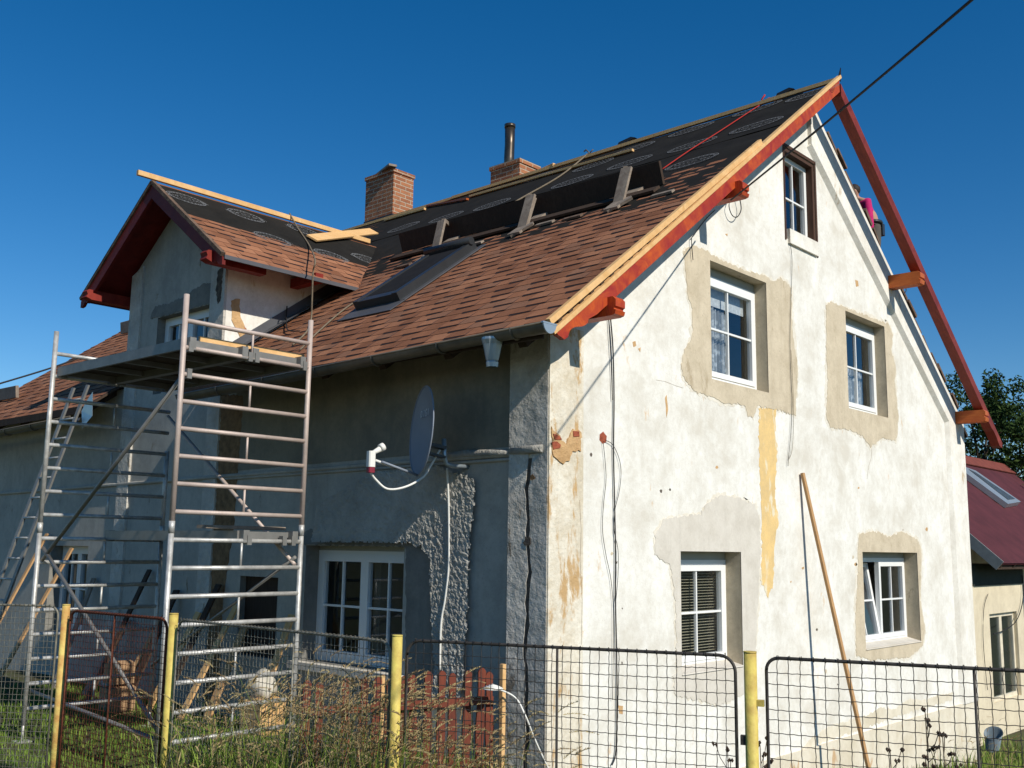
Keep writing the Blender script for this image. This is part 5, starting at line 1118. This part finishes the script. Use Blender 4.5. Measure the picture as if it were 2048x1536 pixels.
scatter(sg('c','d',345), sg('c','d',620), 800, .45, .95, .16, .12, .18)
scatter(sg('c','d',500), sg('c','d',790), 220, .8, 1.2, .10, .3, .6)
scatter(FP['d'], sg('d','e',1000), 90, .75, 1.1, .09, .3, .6)
scatter(sg('d','e',900), sg('d','e',1080), 300, .5, .85, .08, .2, .2)
scatter(sg('d','e',1060), sg('d','e',1480), 60, .4, .75, .08, .3, .4)
scatter(V3((A0.x,A0.y-.1,0)), V3((B0.x,B0.y-.2,0)), 700, .25, .6, .15, .2, .1)
scatter(V3((9.0,-.7,0)), V3((13,-.2,0)), 900, .15, .5, .35, .1, .08)
scatter(V3((8.0,-.3,0)), V3((14,.6,0)), 500, .15, .55, .3, .1, .05)
struct(tall.build('tall_grass', GM), 'stuff')
# dark seed-head weeds at the right
def weed(px, pytop, dist_t, label, seed):
    r_ = random.Random(seed); b0 = onseg('e','f',px)+V3((.25,.25,0)); top = onpl(px, pytop, b0, (FW.x,FW.y,0)); zb_ = top.z-.62; base = V3((top.x+.02,top.y,zb_-.3)); t = thing('weed', label, 'weed', tuple(base))
    mb = MB(); hd_ = MB()
    def fl(p):
        for k in range(4):
            c = p+V3((r_.uniform(-.012,.012),r_.uniform(-.012,.012),r_.uniform(-.004,.012))); q = [c+V3(v)*.009 for v in ((1,0,0),(0,1,0),(-1,0,0),(0,-1,0),(0,0,1.3),(0,0,-1.3))]; hd_.add(q, [(0,1,4),(1,2,4),(2,3,4),(3,0,4),(1,0,5),(2,1,5),(3,2,5),(0,3,5)])
    mb.tube([base, base.lerp(top,.5)+V3((.01,0,0)), top], [.004,.0035,.0025], 5); fl(top)
    for k in range(9):
        s_ = base.lerp(top, .45+k*.055); a = r_.uniform(0,6.28); ln_ = r_.uniform(.05,.13); e = s_+V3((math.cos(a)*ln_*.6,math.sin(a)*ln_*.6,ln_)); mb.tube([s_, s_.lerp(e,.5)+V3((math.cos(a)*.01,math.sin(a)*.01,-.005)), e], .0022, 4); fl(e)
    mb.build('stem', M['bark'], t); hd_.build('seed_heads', M['darkwood'], t)
    lf = MB(); lf.keep = True
    for k in range(14): s_ = base.lerp(top, r_.uniform(.1,.6)); blade(lf, tuple(s_), r_.uniform(.05,.1), .016, r_.uniform(0,6.28), 0, 3, .8)
    lf.build('leaves', M['grass0'], t)
weed(1850,1420,0,'dried brown weed with dark seed heads, the tallest, before the plinth',1); weed(1885,1470,0,'dried weed with dark seed heads just right of the tallest one',2); weed(1780,1500,0,'small dark weed tip left of the tallest dried weed',3); weed(1455,1500,0,'dried weed with dark heads left of the thick yellow post',4); weed(1520,1490,0,'leafy weed growing right of the thick yellow post',5)

def tree(loc, h_, cr, label, seed, n_leaf=9000, leafs=.16):
    r_ = random.Random(seed); x, y, z = loc; t = thing('tree', label, 'tree', loc, 'trees behind the outbuilding'); mb = MB()
    mb.tube([(x,y,z-.3),(x+.05,y,z+h_*.25),(x-.05,y+.05,z+h_*.5),(x,y,z+h_*.8)], [.22,.17,.11,.03], 9)
    lv = MB(); lv.keep = True; cl = []
    for k in range(46):
        a = r_.uniform(0,6.28); zz_ = r_.uniform(.28,1.0); rr_ = cr*math.sin(math.pi*min(1,(zz_-.15)/.95))**.6*r_.uniform(.35,1.0); e = V3((x+math.cos(a)*rr_, y+math.sin(a)*rr_, z+h_*zz_)); s_ = V3((x,y,z+h_*max(.2,zz_-.25)))
        mb.tube([s_, s_.lerp(e,.5)+V3((0,0,.12)), e], [.05,.03,.012], 5, caps=False); cl.append((e, r_.uniform(.35,.85)))
        for q in range(3): e2 = e+V3((r_.uniform(-.8,.8),r_.uniform(-.8,.8),r_.uniform(-.2,.9))); cl.append((e2, r_.uniform(.18,.40)))
    for i in range(n_leaf):
        c, rr_ = cl[r_.randrange(len(cl))]; v = V3((r_.gauss(0,1),r_.gauss(0,1),r_.gauss(0,.8))); v = v/max(v.length,.01)*rr_*r_.random()**.45; p = c+v
        a = V3((r_.gauss(0,1),r_.gauss(0,1),r_.gauss(0,1))).normalized(); b_ = a.cross(V3((r_.gauss(0,1),r_.gauss(0,1),r_.gauss(0,1)))).normalized(); s_ = leafs*r_.uniform(.6,1.2)
        lv.poly([p-a*s_*.5, p+b_*s_*.22, p+a*s_*.5, p-b_*s_*.22], r_.choice([0,0,1,1,2,3]))
    mb.build('trunk', M['bark'], t); lv.build('crown', [M['leaf%d' % i] for i in range(4)], t)
tree((21.6,6.4,-1),6.5,2.2,'leafy green tree whose branches poke left beside the barge rafter',1,n_leaf=22000,leafs=.13)
tree((24.8,4.3,-1),7.6,2.9,'tall dark tree behind the dark red roof at the right edge',2,n_leaf=34000,leafs=.14)
tree((24.5,8.5,-1),6.8,3.0,'dense tree behind the house corner between the other two',3,n_leaf=18000,leafs=.15)
tree((29,3.4,-1),7.6,3.4,'rearmost tree at the right picture edge',4,n_leaf=18000,leafs=.16)
